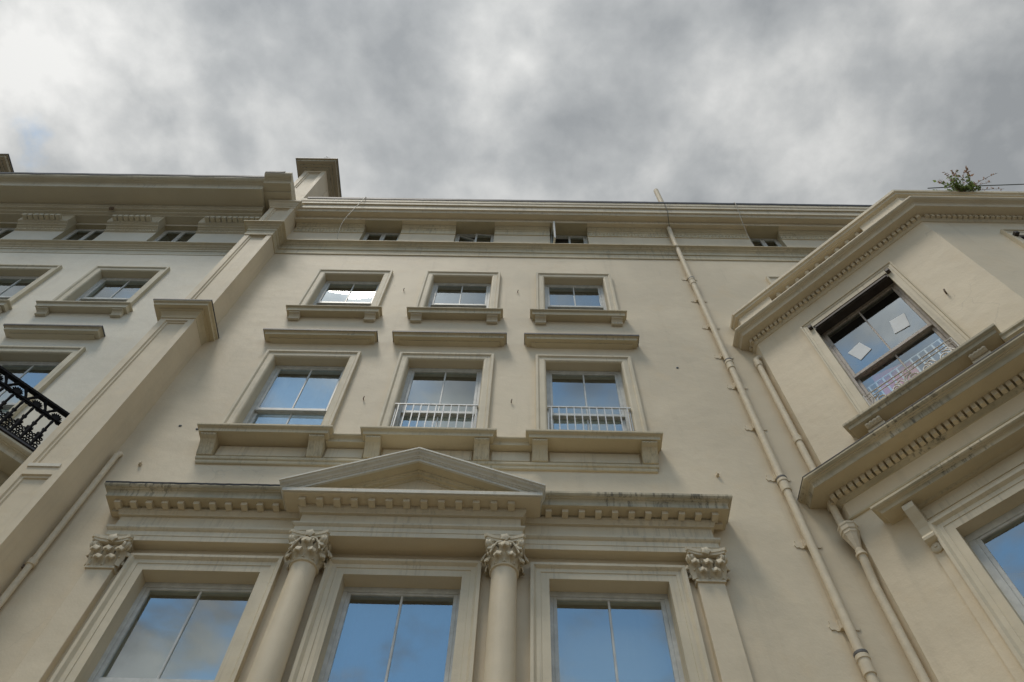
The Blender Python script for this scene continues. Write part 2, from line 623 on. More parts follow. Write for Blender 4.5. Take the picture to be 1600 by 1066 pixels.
def hood3(w, fr, uc, half=.735, dz=0.0, mat='ochre_trim'):
    pr = [(-.02, 12.775), (.02, 12.785), (.085, 12.803), (.088, 12.822), (.155, 12.822), (.155, 12.872)] + cyma(.157, 12.876, .188, 12.908) + [(.19, 12.908), (.19, 12.926), (-.02, 12.955)]
    MB(fr).sweep(pr, [(uc - half, -.03), (uc - half, 0), (uc + half, 0), (uc + half, -.03)]).build('hood', mat, w)
    lead = MB(fr).sweep([(.1965, 12.902), (.1965, 12.938), (-.02, 12.965), (-.02, 12.957), (.1, 12.942), (.18, 12.93)],
                        [(uc - half, -.03), (uc - half, 0), (uc + half, 0), (uc + half, -.03)])
    lead.build('flashing', 'lead', w)


def sill4(w, fr, uc, mat='ochre_trim'):
    z = 13.763
    hf = .762
    pr = [(-.10, z), (.036, z), (.036, z + .075)] + cyma(.038, z + .08, .074, z + .115) + [(.076, z + .115), (.076, z + .132), (-.10, z + .145)]
    MB(fr).sweep(pr, [(uc - hf, -.03), (uc - hf, .10), (uc + hf, .10), (uc + hf, -.03)]).build('window_sill', mat, w)
    for s_ in (-1, 1):
        x = uc + s_ * .655
        b_ = MB(fr)
        rings = []
        for q, zz in ((.0, 13.612), (.055, 13.612), (.06, 13.635), (.045, 13.642), (.052, 13.68), (.078, 13.72), (.118, 13.735), (.12, 13.757), (0, 13.760)):
            rings.append((q, zz))
        for (x0, x1) in ((x - .095, x + .095),):
            ra = [b_.pt(x0, q, zz) for q, zz in rings]
            rb = [b_.pt(x1, q, zz) for q, zz in rings]
            b_.loft([ra, rb])
        b_.build('bracket', 'cream_trim' if mat != 'white_trim' else mat, w, bevel=.006)


def sill3(w, fr, uc, mat='ochre_trim', z=9.947, hf=.80, bracket=True):
    pr = [(-.19, z), (.041, z), (.041, z + .04)] + cyma(.043, z + .045, .083, z + .088) + [(.085, z + .09), (.085, z + .118), (-.19, z + .135)]
    MB(fr).sweep(pr, [(uc - hf, -.03), (uc - hf, .19), (uc + hf, .19), (uc + hf, -.03)]).build('window_sill', mat, w)
    if bracket:
        for s_ in (-1, 1):
            fluted_bracket(w, fr, uc + s_ * .70, z, mat)


def fluted_bracket(w, fr, x, z, mat):
    b_ = MB(fr)
    hw = .098
    n = 14
    rows = [(.028, z - .283), (.060, z - .272), (.075, z - .235), (.095, z - .18), (.125, z - .12), (.160, z - .075), (.196, z - .055), (.214, z - .040), (.214, z - .018), (.196, z - .004)]
    rings = []
    for k in range(n + 1):
        t = -1 + 2 * k / n
        fl = .010 * (abs(math.sin(t * math.pi * 2.5)) - .5)
        if abs(t) > .9:
            fl = .008
        rings.append([b_.pt(x + t * hw, q + fl * (1.0 if i_ < 8 else .3), zz + fl * .6) for i_, (q, zz) in enumerate(rows)] + [b_.pt(x + t * hw, 0, z - .003), b_.pt(x + t * hw, 0, z - .283)])
    b_.loft(rings)
    b_.build('bracket', mat, w)


# ---- main house wall
WIN_X = (-3.345, -1.235, 0.91)
wl, wr_ = -5.235, 3.12
holes = []
for x in WIN_X:
    holes += [(x - .585, x + .585, 10.06, 12.295), (x - .565, x + .565, 13.90, 15.62), (x - .62, x + .62, 4.3, 7.675)]
ATT = ((-3.645, -2.81), (-1.595, -.73), (.50, 1.335))
for x0, x1 in ATT:
    holes.append((x0, x1, 17.25, 18.358))
MB(FAC).sheet([wl, wr_], [0, 19.0], holes).build('wall', 'cream_stucco', main)
MB().box(-5.23, 3.115, 6.5, 14, 0, 19.0).build('rear_wall', 'cream_stucco', main)
MB().box(-5.23, 3.115, 6.0, 14.0, 19.0, 19.12).build('roof', 'roof_slate', main)

blinds4 = (None, 'grey_blind', 'grey_blind')
blinds3 = ('pale_blind', None, None)
for k, x in enumerate(WIN_X):
    w = window(main, FAC, x, .565, 13.90, 15.62, 14.64, ARCH34, qg=-.15, blind=blinds4[k], blind_drop=.8)
    sill4(w, FAC, x)
    w = window(main, FAC, x, .585, 10.06, 12.295, 11.03, ARCH34, qg=-.16, blind=blinds3[k], blind_drop=.98)
    hood3(w, FAC, x)
    sill3(w, FAC, x - .02 if k == 0 else x)
    w = window(main, FAC, x, .62, 4.3, 7.675, 6.44, ARCH1, qg=-.17, frame_w=.042, head=.065, blind='blue_blind' if k == 1 else None, blind_drop=.9)

# string pieces between the second floor sills, panel band under them
STR3 = [(-.02, 9.915), (.03, 9.926), (.116, 9.926), (.116, 9.968)] + cyma(.118, 9.972, .168, 10.018) + [(.17, 10.02), (.17, 10.037), (-.02, 10.055)]
for x0, x1 in ((WIN_X[0] + .78, WIN_X[1] - .80), (WIN_X[1] + .80, WIN_X[2] - .80)):
    MB(FAC).sweep(STR3, [(x0 + .003, 0), (x1 - .003, 0)]).build('sill_string', 'ochre_trim', main)
MB(FAC).sweep([(-.02, 9.54), (.022, 9.545), (.03, 9.56), (.03, 9.60), (.045, 9.612), (.05, 9.63), (.05, 9.655), (-.02, 9.668)],
              ends(0, -4.11, 1.66)).build('panel_ledge', 'ochre_trim', main)
bx = [-3.365 + s_ * .70 for s_ in (-1, 1)] + [x + s_ * .70 for x in WIN_X[1:] for s_ in (-1, 1)]
for x0, x1 in zip(bx, bx[1:]):
    pn = MB(FAC)
    a0, a1 = x0 + .115, x1 - .115
    za, zb = 9.69, 9.905
    o_ = [pn.pt(u, .0, z) for u, z in ((a0, za), (a1, za), (a1, zb), (a0, zb))]
    o2 = [pn.pt(u, .028, z) for u, z in ((a0 + .012, za + .02), (a1 - .012, za + .02), (a1 - .012, zb - .012), (a0 + .012, zb - .012))]
    pn.loft([o_, o2])
    pn.build('panel', 'cream_trim', main)

# ---- string course, attic storey, main cornice
STRING = [(-.02, 16.70), (.020, 16.706), (.020, 16.905), (.038, 16.909), (.040, 17.03), (.048, 17.037), (.05, 17.06), (.075, 17.085), (.085, 17.09), (.088, 17.115), (.125, 17.145), (.15, 17.15), (.15, 17.175), (-.02, 17.21)]
MB(FAC).sweep(STRING, [(-5.233, 0), (3.118, 0)]).build('string_course', 'ochre_trim', main)


def attic_band(root, fr, x0, x1, mat, carved=False):
    # mouldings at the head of each attic pier
    pr = [(-.02, 18.008), (.018, 18.014), (.018, 18.20), (.03, 18.21), (.03, 18.265), (.055, 18.285), (.06, 18.30), (.092, 18.325), (.095, 18.357), (-.02, 18.357)]
    MB(fr).sweep(pr, [(x0, 0), (x1, 0)]).build('pier_head', mat, root)
    if carved:
        cb = MB(fr)
        n = int((x1 - x0) / .075)
        for k in range(n):
            xm = x0 + (k + .5) * (x1 - x0) / n
            zc_ = 18.10 + (.012 if k % 2 else -.012)
            i = [cb.pt(xm - .034, .0175, zc_ - .012), cb.pt(xm, .0175, zc_ - .06), cb.pt(xm + .034, .0175, zc_ + .012), cb.pt(xm, .0175, zc_ + .06), cb.pt(xm, .05, zc_)]
            for f_ in ((0, 1, 4), (1, 2, 4), (2, 3, 4), (3, 0, 4)):
                cb.face(*[i[q] for q in f_])
        cb.build('carved_band', mat, root, kind='stuff')


xs = [-5.2] + [v for p_ in ATT for v in p_] + [3.118]
for k in range(0, len(xs), 2):
    attic_band(main, FAC, xs[k] + .002, xs[k + 1] - .002, 'ochre_trim', carved=k in (0, 6))
CORN = [(-.22, 18.36), (.195, 18.36), (.195, 18.49), (.205, 18.493), (.335, 18.493), (.335, 18.52), (.345, 18.545), (.355, 18.585), (.385, 18.587), (.387, 18.79), (.422, 18.795), (.424, 18.93), (.436, 18.933), (.438, 19.10), (-.22, 19.13)]
MB(FAC).sweep(CORN, [(-5.233, 0), (3.118, 0)]).build('cornice', 'cream_trim', main)


def wavy_lead(root, fr, x0, x1, q, z, amp=.010, h=.05, n=40, seed=1):
    rr = random.Random(seed)
    lb = MB(fr)
    rings = []
    for k in range(n + 1):
        u = x0 + (x1 - x0) * k / n
        d_ = rr.uniform(-amp, amp)
        rings.append([lb.pt(u, q + .012, z + d_), lb.pt(u, q + .018, z + h + d_ * .4), lb.pt(u, -.2, z + h + .09), lb.pt(u, -.2, z + h + .07), lb.pt(u, q - .02, z + .01)])
    lb.loft(rings)
    return lb.build('flashing', 'lead', root)


wavy_lead(main, FAC, -5.1, 3.118, .438, 19.07, h=.08)


def attic_window(root, fr, x0, x1, q=-.13, z0=17.25, z1=18.358, open_leaf=0.0, tip=0.0, trim='shaded_soffit_trim'):
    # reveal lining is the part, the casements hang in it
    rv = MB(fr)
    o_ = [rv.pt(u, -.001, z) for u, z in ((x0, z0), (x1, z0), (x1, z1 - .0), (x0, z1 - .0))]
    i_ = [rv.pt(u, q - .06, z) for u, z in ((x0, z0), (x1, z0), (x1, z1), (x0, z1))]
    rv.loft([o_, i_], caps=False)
    w = rv.build('window', trim, root)  # lining colour carries the shade of the recess
    f = MB(fr)
    f.box(x0 - .01, x0 + .035, q - .05, q + .02, z0, z1 - .04)
    f.box(x1 - .035, x1 + .01, q - .05, q + .02, z0, z1 - .04)
    f.box(x0 - .01, x1 + .01, q - .05, q + .022, z1 - .04, z1 + .01)
    f.build('frame', 'sash_paint', w)
    xm = (x0 + x1) / 2

    def leaf(ua, ub, ang, hinge_left):
        hu = ua if hinge_left else ub
        sg = 1 if hinge_left else -1
        dr = Vector((math.cos(ang) * sg, math.sin(ang)))       # (u, q)
        wd = abs(ub - ua)
        base = fr.p(hu, q, 0)
        tvec = fr.t * dr.x + fr.n * dr.y
        lf = Frame(base, tvec)
        lm = MB(lf)
        zt = z1 - .045
        lm.box(0, .045, -.018, .018, z0 + .02, zt)
        lm.box(wd - .045, wd, -.018, .018, z0 + .02, zt)
        lm.box(.045, wd - .045, -.019, .019, zt - .045, zt)
        lm.box(.045, wd - .045, -.019, .019, z0 + .02, z0 + .08)
        lm.build('casement', 'sash_paint', w, bevel=.004)
        pm = MB(lf).box(.045, wd - .045, -.003, .003, z0 + .08, zt - .045)
        pm.build('pane', 'window_glass', w)
    leaf(x0 + .037, xm - .002, open_leaf, True)
    leaf(xm + .002, x1 - .037, tip, False)
    rm = MB(fr)
    i = [rm.pt(u, q_, z) for q_ in (q - .061, q - 1.2) for z in (z0, z1) for u in (x0, x1)]
    for ff in ((4, 5, 7, 6), (0, 1, 5, 4), (2, 6, 7, 3), (0, 4, 6, 2), (1, 3, 7, 5)):
        rm.face(*[i[k] for k in ff])
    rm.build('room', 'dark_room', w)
    return w


for x0, x1 in ATT:
    MB(FAC).box(x0 + .003, x1 - .003, .001, .192, 18.340, 18.357).build('soffit_shade_board', 'shaded_soffit_trim', main)  # thin board added to paint the soffit darker, as if in shade
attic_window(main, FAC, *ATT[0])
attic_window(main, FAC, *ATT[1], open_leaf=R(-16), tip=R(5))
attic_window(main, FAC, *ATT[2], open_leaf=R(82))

# ---- first floor order: pilasters, columns, entablature, pediment
WING_ALL = [(-.02, 8.01), (.132, 8.01), (.132, 8.08), (.138, 8.083), (.138, 8.15), (.155, 8.165), (.168, 8.182), (.168, 8.207), (.117, 8.21), (.117, 8.40), (.145, 8.404), (.147, 8.42), (.153, 8.432), (.165, 8.455), (.17, 8.488), (.17, 8.52), (.30, 8.52), (.31, 8.524), (.31, 8.575)] + cyma(.315, 8.58, .37, 8.655, 6) + [(.375, 8.66), (.375, 8.69), (-.02, 8.735)]
WING = WING_ALL[:15] + [(.15, 8.488), (-.02, 8.488)]
WINGC = [(-.02, 8.489), (.16, 8.489)] + WING_ALL[15:]
PEDB = [(-.02, 8.01), (.256, 8.01), (.256, 8.075), (.262, 8.078), (.262, 8.142), (.275, 8.155), (.288, 8.172), (.288, 8.195), (.238, 8.198), (.238, 8.36), (.268, 8.364), (.27, 8.38), (.278, 8.392), (.292, 8.415), (.298, 8.44), (.298, 8.472), (.445, 8.472), (.455, 8.476), (.455, 8.523), (.47, 8.53), (.47, 8.545), (-.02, 8.556)]
PX0, PX1 = -2.20, -.255
for nm, x0, x1 in (('entablature', -4.395, PX0 - .262), ('entablature', PX1 + .262, 1.985)):
    if x0 < -4:
        pth = [(x0, -.03), (x0, 0), (x1, 0)]
    else:
        pth = [(x0, 0), (x1, 0), (x1, -.03)]
    MB(FAC).sweep(WING, pth).build(nm, 'cream_trim', main)
    e_ = MB(FAC).sweep(WINGC, pth).build('entablature_cornice', 'weathered_trim', main)
    dm = MB()
    dm.box(-.034, .034, -.262, -.15, 8.472, 8.5195)
    dme = dm.mesh('dentil')
    dme.materials.append(MAT['cream_trim'])
    ee = e_
    n0, dx = (-4.58 + .0, .1795) if x0 < -4 else (.305, .1853)
    for k in range(11):
        place(dme, 'dentil', ee, (n0 + .015 + dx * k if x0 < -4 else n0 + dx * k - .012, D, 0))
    # return ends carry a dentil too
    xe = x0 if x0 < -4 else x1
    rot = R(-90) if x0 < -4 else R(90)
    place(dme, 'dentil', ee, (xe, D - .09, 0), rot)
    if x0 < -4:
        wavy_lead(ee, FAC, x0 - .37, x1 - .20, .365, 8.672, amp=.006, h=.02, seed=5)
pe = MB(FAC).sweep(PEDB, [(PX0, -.03), (PX0, 0), (PX1, 0), (PX1, -.03)]).build('pediment', 'cream_trim', main)
dm = MB()
dm.box(-.037, .037, -.40, -.28, 8.424, 8.4715)
dme = dm.mesh('dentil')
dme.materials.append(MAT['cream_trim'])
for k in range(13):
    place(dme, 'dentil', pe, (-2.48 + .035 + k * .1935, D, 0))
AX, AZ = -1.24, 9.275
EL, ER, EZ = -2.93 + .19, .275 - .0, 8.625
rk = [(0, .525), (-.022, .525), (-.024, .512), (-.045, .500), (-.062, .472), (-.080, .458), (-.083, .445), (-.093, .443), (-.095, .430), (-.126, .428), (-.128, .30), (-.145, .295), (-.150, .275), (-.168, .262), (-.172, .225), (-.190, .215), (-.192, .0), (0, .0)]
RKP = [(-2.735, 8.615), (AX, AZ), (.255, 8.615)]
MB(FAC).band(rk[:10] + [(-.1265, .0), (0, .0)], RKP).build('raking_cornice', 'pale_trim', pe)
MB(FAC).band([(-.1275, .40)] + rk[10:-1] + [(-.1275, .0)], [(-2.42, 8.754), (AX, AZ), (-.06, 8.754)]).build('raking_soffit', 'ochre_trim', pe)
MB(FAC).box(PX0 - .4745, PX1 + .4745, .40, .4745, 8.484, 8.530).build('fillet', 'pale_trim', pe)
tp = MB(FAC)
i0 = [tp.pt(u, q, z) for q in (.0, .20) for u, z in ((-2.6, 8.556), (.12, 8.556), (AX, 9.17))]
tp.loft([i0[:3], i0[3:]])
tp.build('tympanum', 'cream_trim', pe)


# ---- Corinthian capitals
def acanthus(mb_, base, outd, side, h, w, out, curl, lobes=3):
    """one curling lobed leaf: base point, outward dir, sideways dir"""
    base, outd, side = Vector(base), Vector(outd).normalized(), Vector(side).normalized()
    upv = Vector((0, 0, 1))
    cent = []
    for t in (0, .2, .4, .6, .75, .87, .96, 1.0):
        if t < .75:
            o_ = out * (t / .75) ** 2.2 * .55
            z_ = h * t / .75 * .92
        else:
            an = (t - .75) / .25 * math.pi * .95
            o_ = out * .55 + curl * math.sin(an * .5) * 1.25
            z_ = h * .92 + curl * .55 * math.sin(an) - (curl * .9 * max(0, (an - 1.6)) / 1.4)
        cent.append((o_, z_, t))
    fr_, bk = [], []
    rows = []
    for o_, z_, t in cent:
        wd = w * (.62 + .38 * math.sin(min(1, t * 1.15) * math.pi * .75)) * (1 if t < .9 else (1.0 - (t - .9) * 4.5))
        wd *= 1 + .16 * math.cos(t * lobes * 2 * math.pi)
        c0 = base + outd * o_ + upv * z_
        row = []
        for s_ in (-1, -.5, 0, .5, 1):
            rib = .010 * (1 - abs(s_)) + (.004 if s_ == 0 else 0)
            row.append(c0 + side * (wd * s_) + outd * (rib - .012 * abs(s_)))
        rows.append(row)
    top, bot = [], []
    for r_, row in enumerate(rows):
        ti, bi = [], []
        for p_ in row:
            mb_.v.append(p_)
            ti.append(len(mb_.v) - 1)
        for p_ in row:
            mb_.v.append(p_ - outd * .014 - upv * (.010 if r_ > 4 else 0))
            bi.append(len(mb_.v) - 1)
        top.append(ti)
        bot.append(bi)
    for x, y in zip(range(len(rows) - 1), range(1, len(rows))):
        for k in range(4):
            mb_.face(top[x][k], top[x][k + 1], top[y][k + 1], top[y][k])
            mb_.face(bot[x][k], bot[y][k], bot[y][k + 1], bot[x][k + 1])
        mb_.face(top[x][0], top[y][0], bot[y][0], bot[x][0])
        mb_.face(top[x][4], bot[x][4], bot[y][4], top[y][4])
    mb_.face(*top[0], *reversed(bot[0]))
    mb_.face(*reversed(top[-1]), *bot[-1])


def volute(mb_, c_, outd, r0=.050, turns=1.5):
    """scroll in the vertical plane through outd"""
    c_, outd = Vector(c_), Vector(outd).normalized()
    pts, rad = [], []
    n = 22
    for k in range(n + 1):
        t = k / n
        an = math.pi * .5 - t * turns * 2 * math.pi
        r_ = r0 * (1 - .8 * t)
        pts.append(c_ + outd * (r_ * math.cos(an)) + Vector((0, 0, r_ * math.sin(an))))
        rad.append(.022 * (1 - .45 * t))
    stem = [c_ - outd * .105 + Vector((0, 0, -.13)), c_ - outd * .08 + Vector((0, 0, -.05)), c_ - outd * .04 + Vector((0, 0, .02))]
    mb_.tube(stem + pts, [.010, .012, .014] + rad, n=6)


def abacus(mb_, cx, cy, half, z0, z1, full=True, qlim=None):
    """concave sided slab with cut corners; front is -y"""
    pts = []
    for side in range(4):
        an = side * math.pi / 2
        for t in (-.90, -.6, -.3, 0, .3, .6, .90):
            d_ = half * (1 - .20 * (1 - t * t / .81))
            x, y = t * half, -d_
            xr, yr = x * math.cos(an) - y * math.sin(an), x * math.sin(an) + y * math.cos(an)
            if qlim is not None and yr > qlim:
                yr = qlim
            pts.append((xr, yr))
    rings = []
    zs = ((z0, .93), (z0 + (z1 - z0) * .4, .95), (z0 + (z1 - z0) * .45, 1.0), (z1, 1.02))
    for z, k in zs:
        ring = []
        for x, y in pts:
            mb_.v.append(Vector((cx + x * k, cy + (y * k if y < (qlim if qlim is not None else 9) else y), z)))
            ring.append(len(mb_.v) - 1)
        rings.append(ring)
    mb_.loft(rings)


def fleuron(mb_, c_, outd, side, r_=.036):
    c_, outd, side = Vector(c_), Vector(outd), Vector(side)
    ring, tipi = [], None
    n = 10
    for layer, (q, k) in enumerate(((0, .8), (.03, 1.0), (.04, .5))):
        rr_ = []
        for j in range(n):
            an = 2 * math.pi * j / n
            r1 = r_ * k * (1 + .18 * math.cos(an * 5))
            mb_.v.append(c_ + outd * q + side * r1 * math.cos(an) + Vector((0, 0, r1 * math.sin(an))))
            rr_.append(len(mb_.v) - 1)
        ring.append(rr_)
    mb_.loft(ring)


CAPZ0, CAPZ1 = 7.63, 8.006


def round_capital():
    k = MB()
    H = CAPZ1 - CAPZ0
    k.lathe(0, 0, [(.132, 0), (.150, .004), (.155, .014), (.150, .024), (.134, .028), (.132, .10), (.135, .20), (.150, .29), (.172, .322), (.10, .325)], 24)
    for j in range(8):
        an = j * math.pi / 4 + math.pi / 8
        od = Vector((math.sin(an), -math.cos(an), 0))
        sd = Vector((math.cos(an), math.sin(an), 0))
        acanthus(k, od * .132 + Vector((0, 0, .026)), od, sd, .105, .060, .06, .040)
    for j in range(8):
        an = j * math.pi / 4
        od = Vector((math.sin(an), -math.cos(an), 0))
        sd = Vector((math.cos(an), math.sin(an), 0))
        acanthus(k, od * .134 + Vector((0, 0, .05)), od, sd, .19, .062, .085, .048)
    for j in range(4):
        an = j * math.pi / 2 + math.pi / 4
        od = Vector((math.sin(an), -math.cos(an), 0))
        volute(k, od * .222 + Vector((0, 0, .272)), od)
        sd = Vector((math.cos(an), math.sin(an), 0))
        for s_ in (-.02, .02):
            volute(k, od * .215 + sd * s_ + Vector((0, 0, .27)), od, .036)
        acanthus(k, od * .14 + Vector((0, 0, .14)), od, sd, .085, .036, .09, .035)
    abacus(k, 0, 0, .218, H - .068, H)
    for j in range(4):
        an = j * math.pi / 2
        od = Vector((math.sin(an), -math.cos(an), 0))
        sd = Vector((math.cos(an), math.sin(an), 0))
        fleuron(k, od * .168 + Vector((0, 0, H - .028)), od, sd, .050)
        for s_ in (-1, 1):
            volute(k, od * .172 + sd * s_ * .045 + Vector((0, 0, .265)), sd * s_ * -1, .028, 1.2)
    return k.mesh('capital')


def flat_capital():
    k = MB()
    H = CAPZ1 - CAPZ0
    hw, q = .140, .082
    k.box(-hw - .014, hw + .014, -q - .016, .03, 0, .026)
    k.box(-hw, hw, -q, .03, .027, .30)
    k.box(-hw - .02, hw + .02, -q - .02, .03, .301, H - .056)
    f_ = Vector((0, -1, 0))
    sd = Vector((1, 0, 0))
    for x in (-.068, .068):
        acanthus(k, (x, -q, .028), f_, sd, .105, .058, .06, .040)
    for x in (-.135, 0, .135):
        acanthus(k, (x, -q, .05), f_, sd, .19, .058, .085, .048)
    for s_ in (-1, 1):
        dd = Vector((s_, -1, 0)).normalized()
        volute(k, Vector((s_ * .165, -q - .055, .275)), dd)
        for o_ in (-.02, .02):
            volute(k, Vector((s_ * .16 + o_, -q - .05 + o_ * s_, .272)), dd, .036)
        acanthus(k, (s_ * hw, -.03, .028), (s_, 0, 0), (0, 1, 0), .10, .042, .05, .034)
        acanthus(k, (s_ * hw, -.05, .05), (s_, -.3, 0), (.3 * s_, 1, 0), .18, .044, .07, .04)
        volute(k, Vector((s_ * .045, -q - .028, .265)), Vector((-s_, 0, 0)), .028, 1.2)
    abacus(k, 0, -.0, .218, H - .068, H, qlim=.03)
    fleuron(k, (0, -.168, H - .028), f_, sd, .050)
    return k.mesh('capital')


cap_r, cap_f = round_capital(), flat_capital()
for me in (cap_r, cap_f):
    me.materials.append(MAT['cream_trim'])
for x in (-2.249, -.177):
    cl = MB()
    cl.lathe(x, D - .125, [(.17, 3.6), (.17, 3.7), (.158, 3.75), (.156, 4.4), (.150, 5.4), (.142, 6.5), (.134, 7.45), (.133, CAPZ0 + .002)], 32, caps=False)
    o_ = cl.build('column', 'cream_stucco', main)
    place(cap_r, 'capital', o_, (x, D - .125, CAPZ0))
for x in (-4.388, 1.95):
    o_ = MB(FAC).box(x - .14, x + .14, -.01, .08, 3.6, CAPZ0).build('pilaster', 'cream_stucco', main, bevel=.004)
    place(cap_f, 'capital', o_, (x, D, CAPZ0))
MB(FAC).box(-4.8, 2.35, -.02, .7, 3.3, 3.6).build('balcony_slab', 'cream_trim', main)

# ------------------------------------------------------------------ party piers with chimney tops
PW0, PW1 = -5.79, -5.235


def party_pier(dx, label):
    x0, x1 = PW0 + dx, PW1 + dx
    root = empty('party_pier', ((x0 + x1) / 2, D, 0), label, 'pier')
    q1, q2 = .485, .405
    for nm, za, zb, q, pans in (('lower_shaft', 0.0, 12.70, q1, [(1.0, 8.66), (8.83, 12.60)]),
                                ('upper_shaft', 12.70, 17.0, q2, [(13.06, 16.72)]),
                                ('attic_shaft', 17.0, 18.75, q2, [(17.5, 18.46)]),
                                ('chimney_shaft', 18.75, 21.55, q2, [(19.95, 21.40)])):
        s_ = MB(FAC)
        hh = [(x0 + .10, x1 - .10, a_, b_) for a_, b_ in pans]
        s_.sheet([x0, x1], [za, zb], hh, q)
        for h_ in hh:
            s_.sunk(h_, q, .045)
        back = -1.2 if za > 18 else -.05
        for u in (x0, x1):
            i = [s_.pt(u, q, za), s_.pt(u, back, za), s_.pt(u, back, zb), s_.pt(u, q, zb)]
            s_.face(*i)
        i = [s_.pt(x0, back, za), s_.pt(x1, back, za), s_.pt(x1, back, zb), s_.pt(x0, back, zb)]
        s_.face(*i)
        s_.build(nm, 'white_stucco' if dx < 0 else 'cream_stucco', root)
    MB(FAC).box(x0 + .09, x1 - .09, q1 - .01, q1 + .016, 8.79, 8.845).build('panel_sill', 'white_stucco', root)
    # lower cap
    def ring(q, pr, nm, mat, back=-.03):
        return MB(FAC).sweep([(p_, z_) for p_, z_ in pr], [(x0, back), (x0, q), (x1, q), (x1, back)]).build(nm, mat, root)
    ring(q1 + .012, [(-.27, 12.66), (.004, 12.66), (.008, 12.70), (.018, 12.735), (.045, 12.775), (.055, 12.79), (.085, 12.797), (.085, 12.82), (.155, 12.82), (.155, 12.862)] + cyma(.157, 12.866, .188, 12.9) + [(.190, 12.905), (.190, 12.935), (-.27, 12.96)], 'shaft_cap', 'ochre_trim')
    ring(q1 + .012, [(-.25, 12.965), (.12, 12.95), (.196, 12.915), (.196, 12.945), (.185, 12.955), (-.25, 12.98)], 'flashing', 'lead')
    # string course breaking forward round the pier
    ring(q2, [(p_ - .0, z_) for p_, z_ in [(-.2, 16.70), (.014, 16.706), (.014, 16.915), (.024, 16.917), (.026, 17.03), (.04, 17.037), (.05, 17.06), (.075, 17.085), (.085, 17.09), (.088, 17.115), (.125, 17.145), (.15, 17.15), (.15, 17.175), (-.2, 17.21)]], 'string_course', 'ochre_trim')
    # attic cap
    ring(q2, [(-.2, 18.44), (.012, 18.445), (.014, 18.52), (.03, 18.53), (.035, 18.56), (.06, 18.60), (.065, 18.64), (.095, 18.67), (.10, 18.74), (-.2, 18.78)], 'shaft_cap', 'cream_trim')
    # chimney cap, wide and thin
    c_ = ring(q2, [(-.3, 21.50), (.02, 21.505), (.025, 21.535), (.06, 21.545), (.075, 21.57), (.13, 21.575), (.14, 21.61), (.23, 21.615), (.235, 21.70), (.262, 21.70), (.265, 21.74), (-.3, 21.78)], 'chimney_cap', 'weathered_trim', back=-1.2)
    ring(q2, [(.2, 21.755), (.273, 21.715), (.273, 21.755), (.2, 21.775)], 'flashing', 'lead', back=-1.2)
    MB(FAC).box(x0 - .22, x1 + .22, -1.19, q2 + .2, 21.68, 21.775).build('chimney_top', 'lead', root)
    for j in range(1):
        r_ = MB(FAC)
        z = [(19.05, 21.42)]
        r_.box(x1, x1 + .012, -.95, -.06, 19.3, 21.35)
        r_.build('side_panel', 'cream_stucco', root, bevel=.008)
    return root


party_pier(0, 'tall panelled party pier with a flat capped chimney top between the cream and whiter houses')
party_pier(-8.67, 'distant chimney topped party pier at the far left edge above the deep cornice')

# ------------------------------------------------------------------ left house
LW = (-7.745, -9.89, -12.03)
LATT = ((-8.19, -7.31), (-10.24, -9.355), (-12.30, -11.36))
holes = []
for x in LW:
    holes += [(x - .585, x + .585, 10.06, 12.295), (x - .565, x + .565, 13.90, 15.60)]
for x0, x1 in LATT:
    holes.append((x0, x1, 17.0, 18.30))
MB(FAC).sheet([-13.905, -5.79], [0, 19.0], holes).build('wall', 'white_stucco', left)
MB().box(-13.9, -5.795, 6.5, 14, 0, 19.0).build('rear_wall', 'white_stucco', left)
MB().box(-13.9, -5.795, 6.0, 14.0, 19.0, 19.12).build('roof', 'roof_slate', left)
for k, x in enumerate(LW):
    w = window(left, FAC, x, .565, 13.90, 15.60, 14.64, ARCH34, qg=-.15, trim='white_trim')
    sill4(w, FAC, x, 'white_trim')
    w = window(left, FAC, x, .585, 10.06, 12.275, 11.03, ARCH34, qg=-.16, trim='white_trim')
    hood3(w, FAC, x, half=.62, mat='white_trim')
LSTR = [(-.02, 16.535), (.01, 16.54), (.01, 16.718), (.024, 16.722), (.026, 16.80), (.04, 16.805), (.05, 16.83), (.085, 16.855), (.09, 16.885), (.12, 16.90), (.146, 16.905), (.146, 16.93), (-.02, 16.96)]
MB(FAC).sweep(LSTR, [(-13.9, 0), (-5.793, 0)]).build('string_course', 'white_trim', left)
dm = MB().box(-.046, .046, -.295, -.17, 18.07, 18.16)
dmL = dm.mesh('dentil')
dmL.materials.append(MAT['white_trim'])
lx = [-13.9] + [v for p_ in sorted(LATT) for v in p_] + [-5.793]
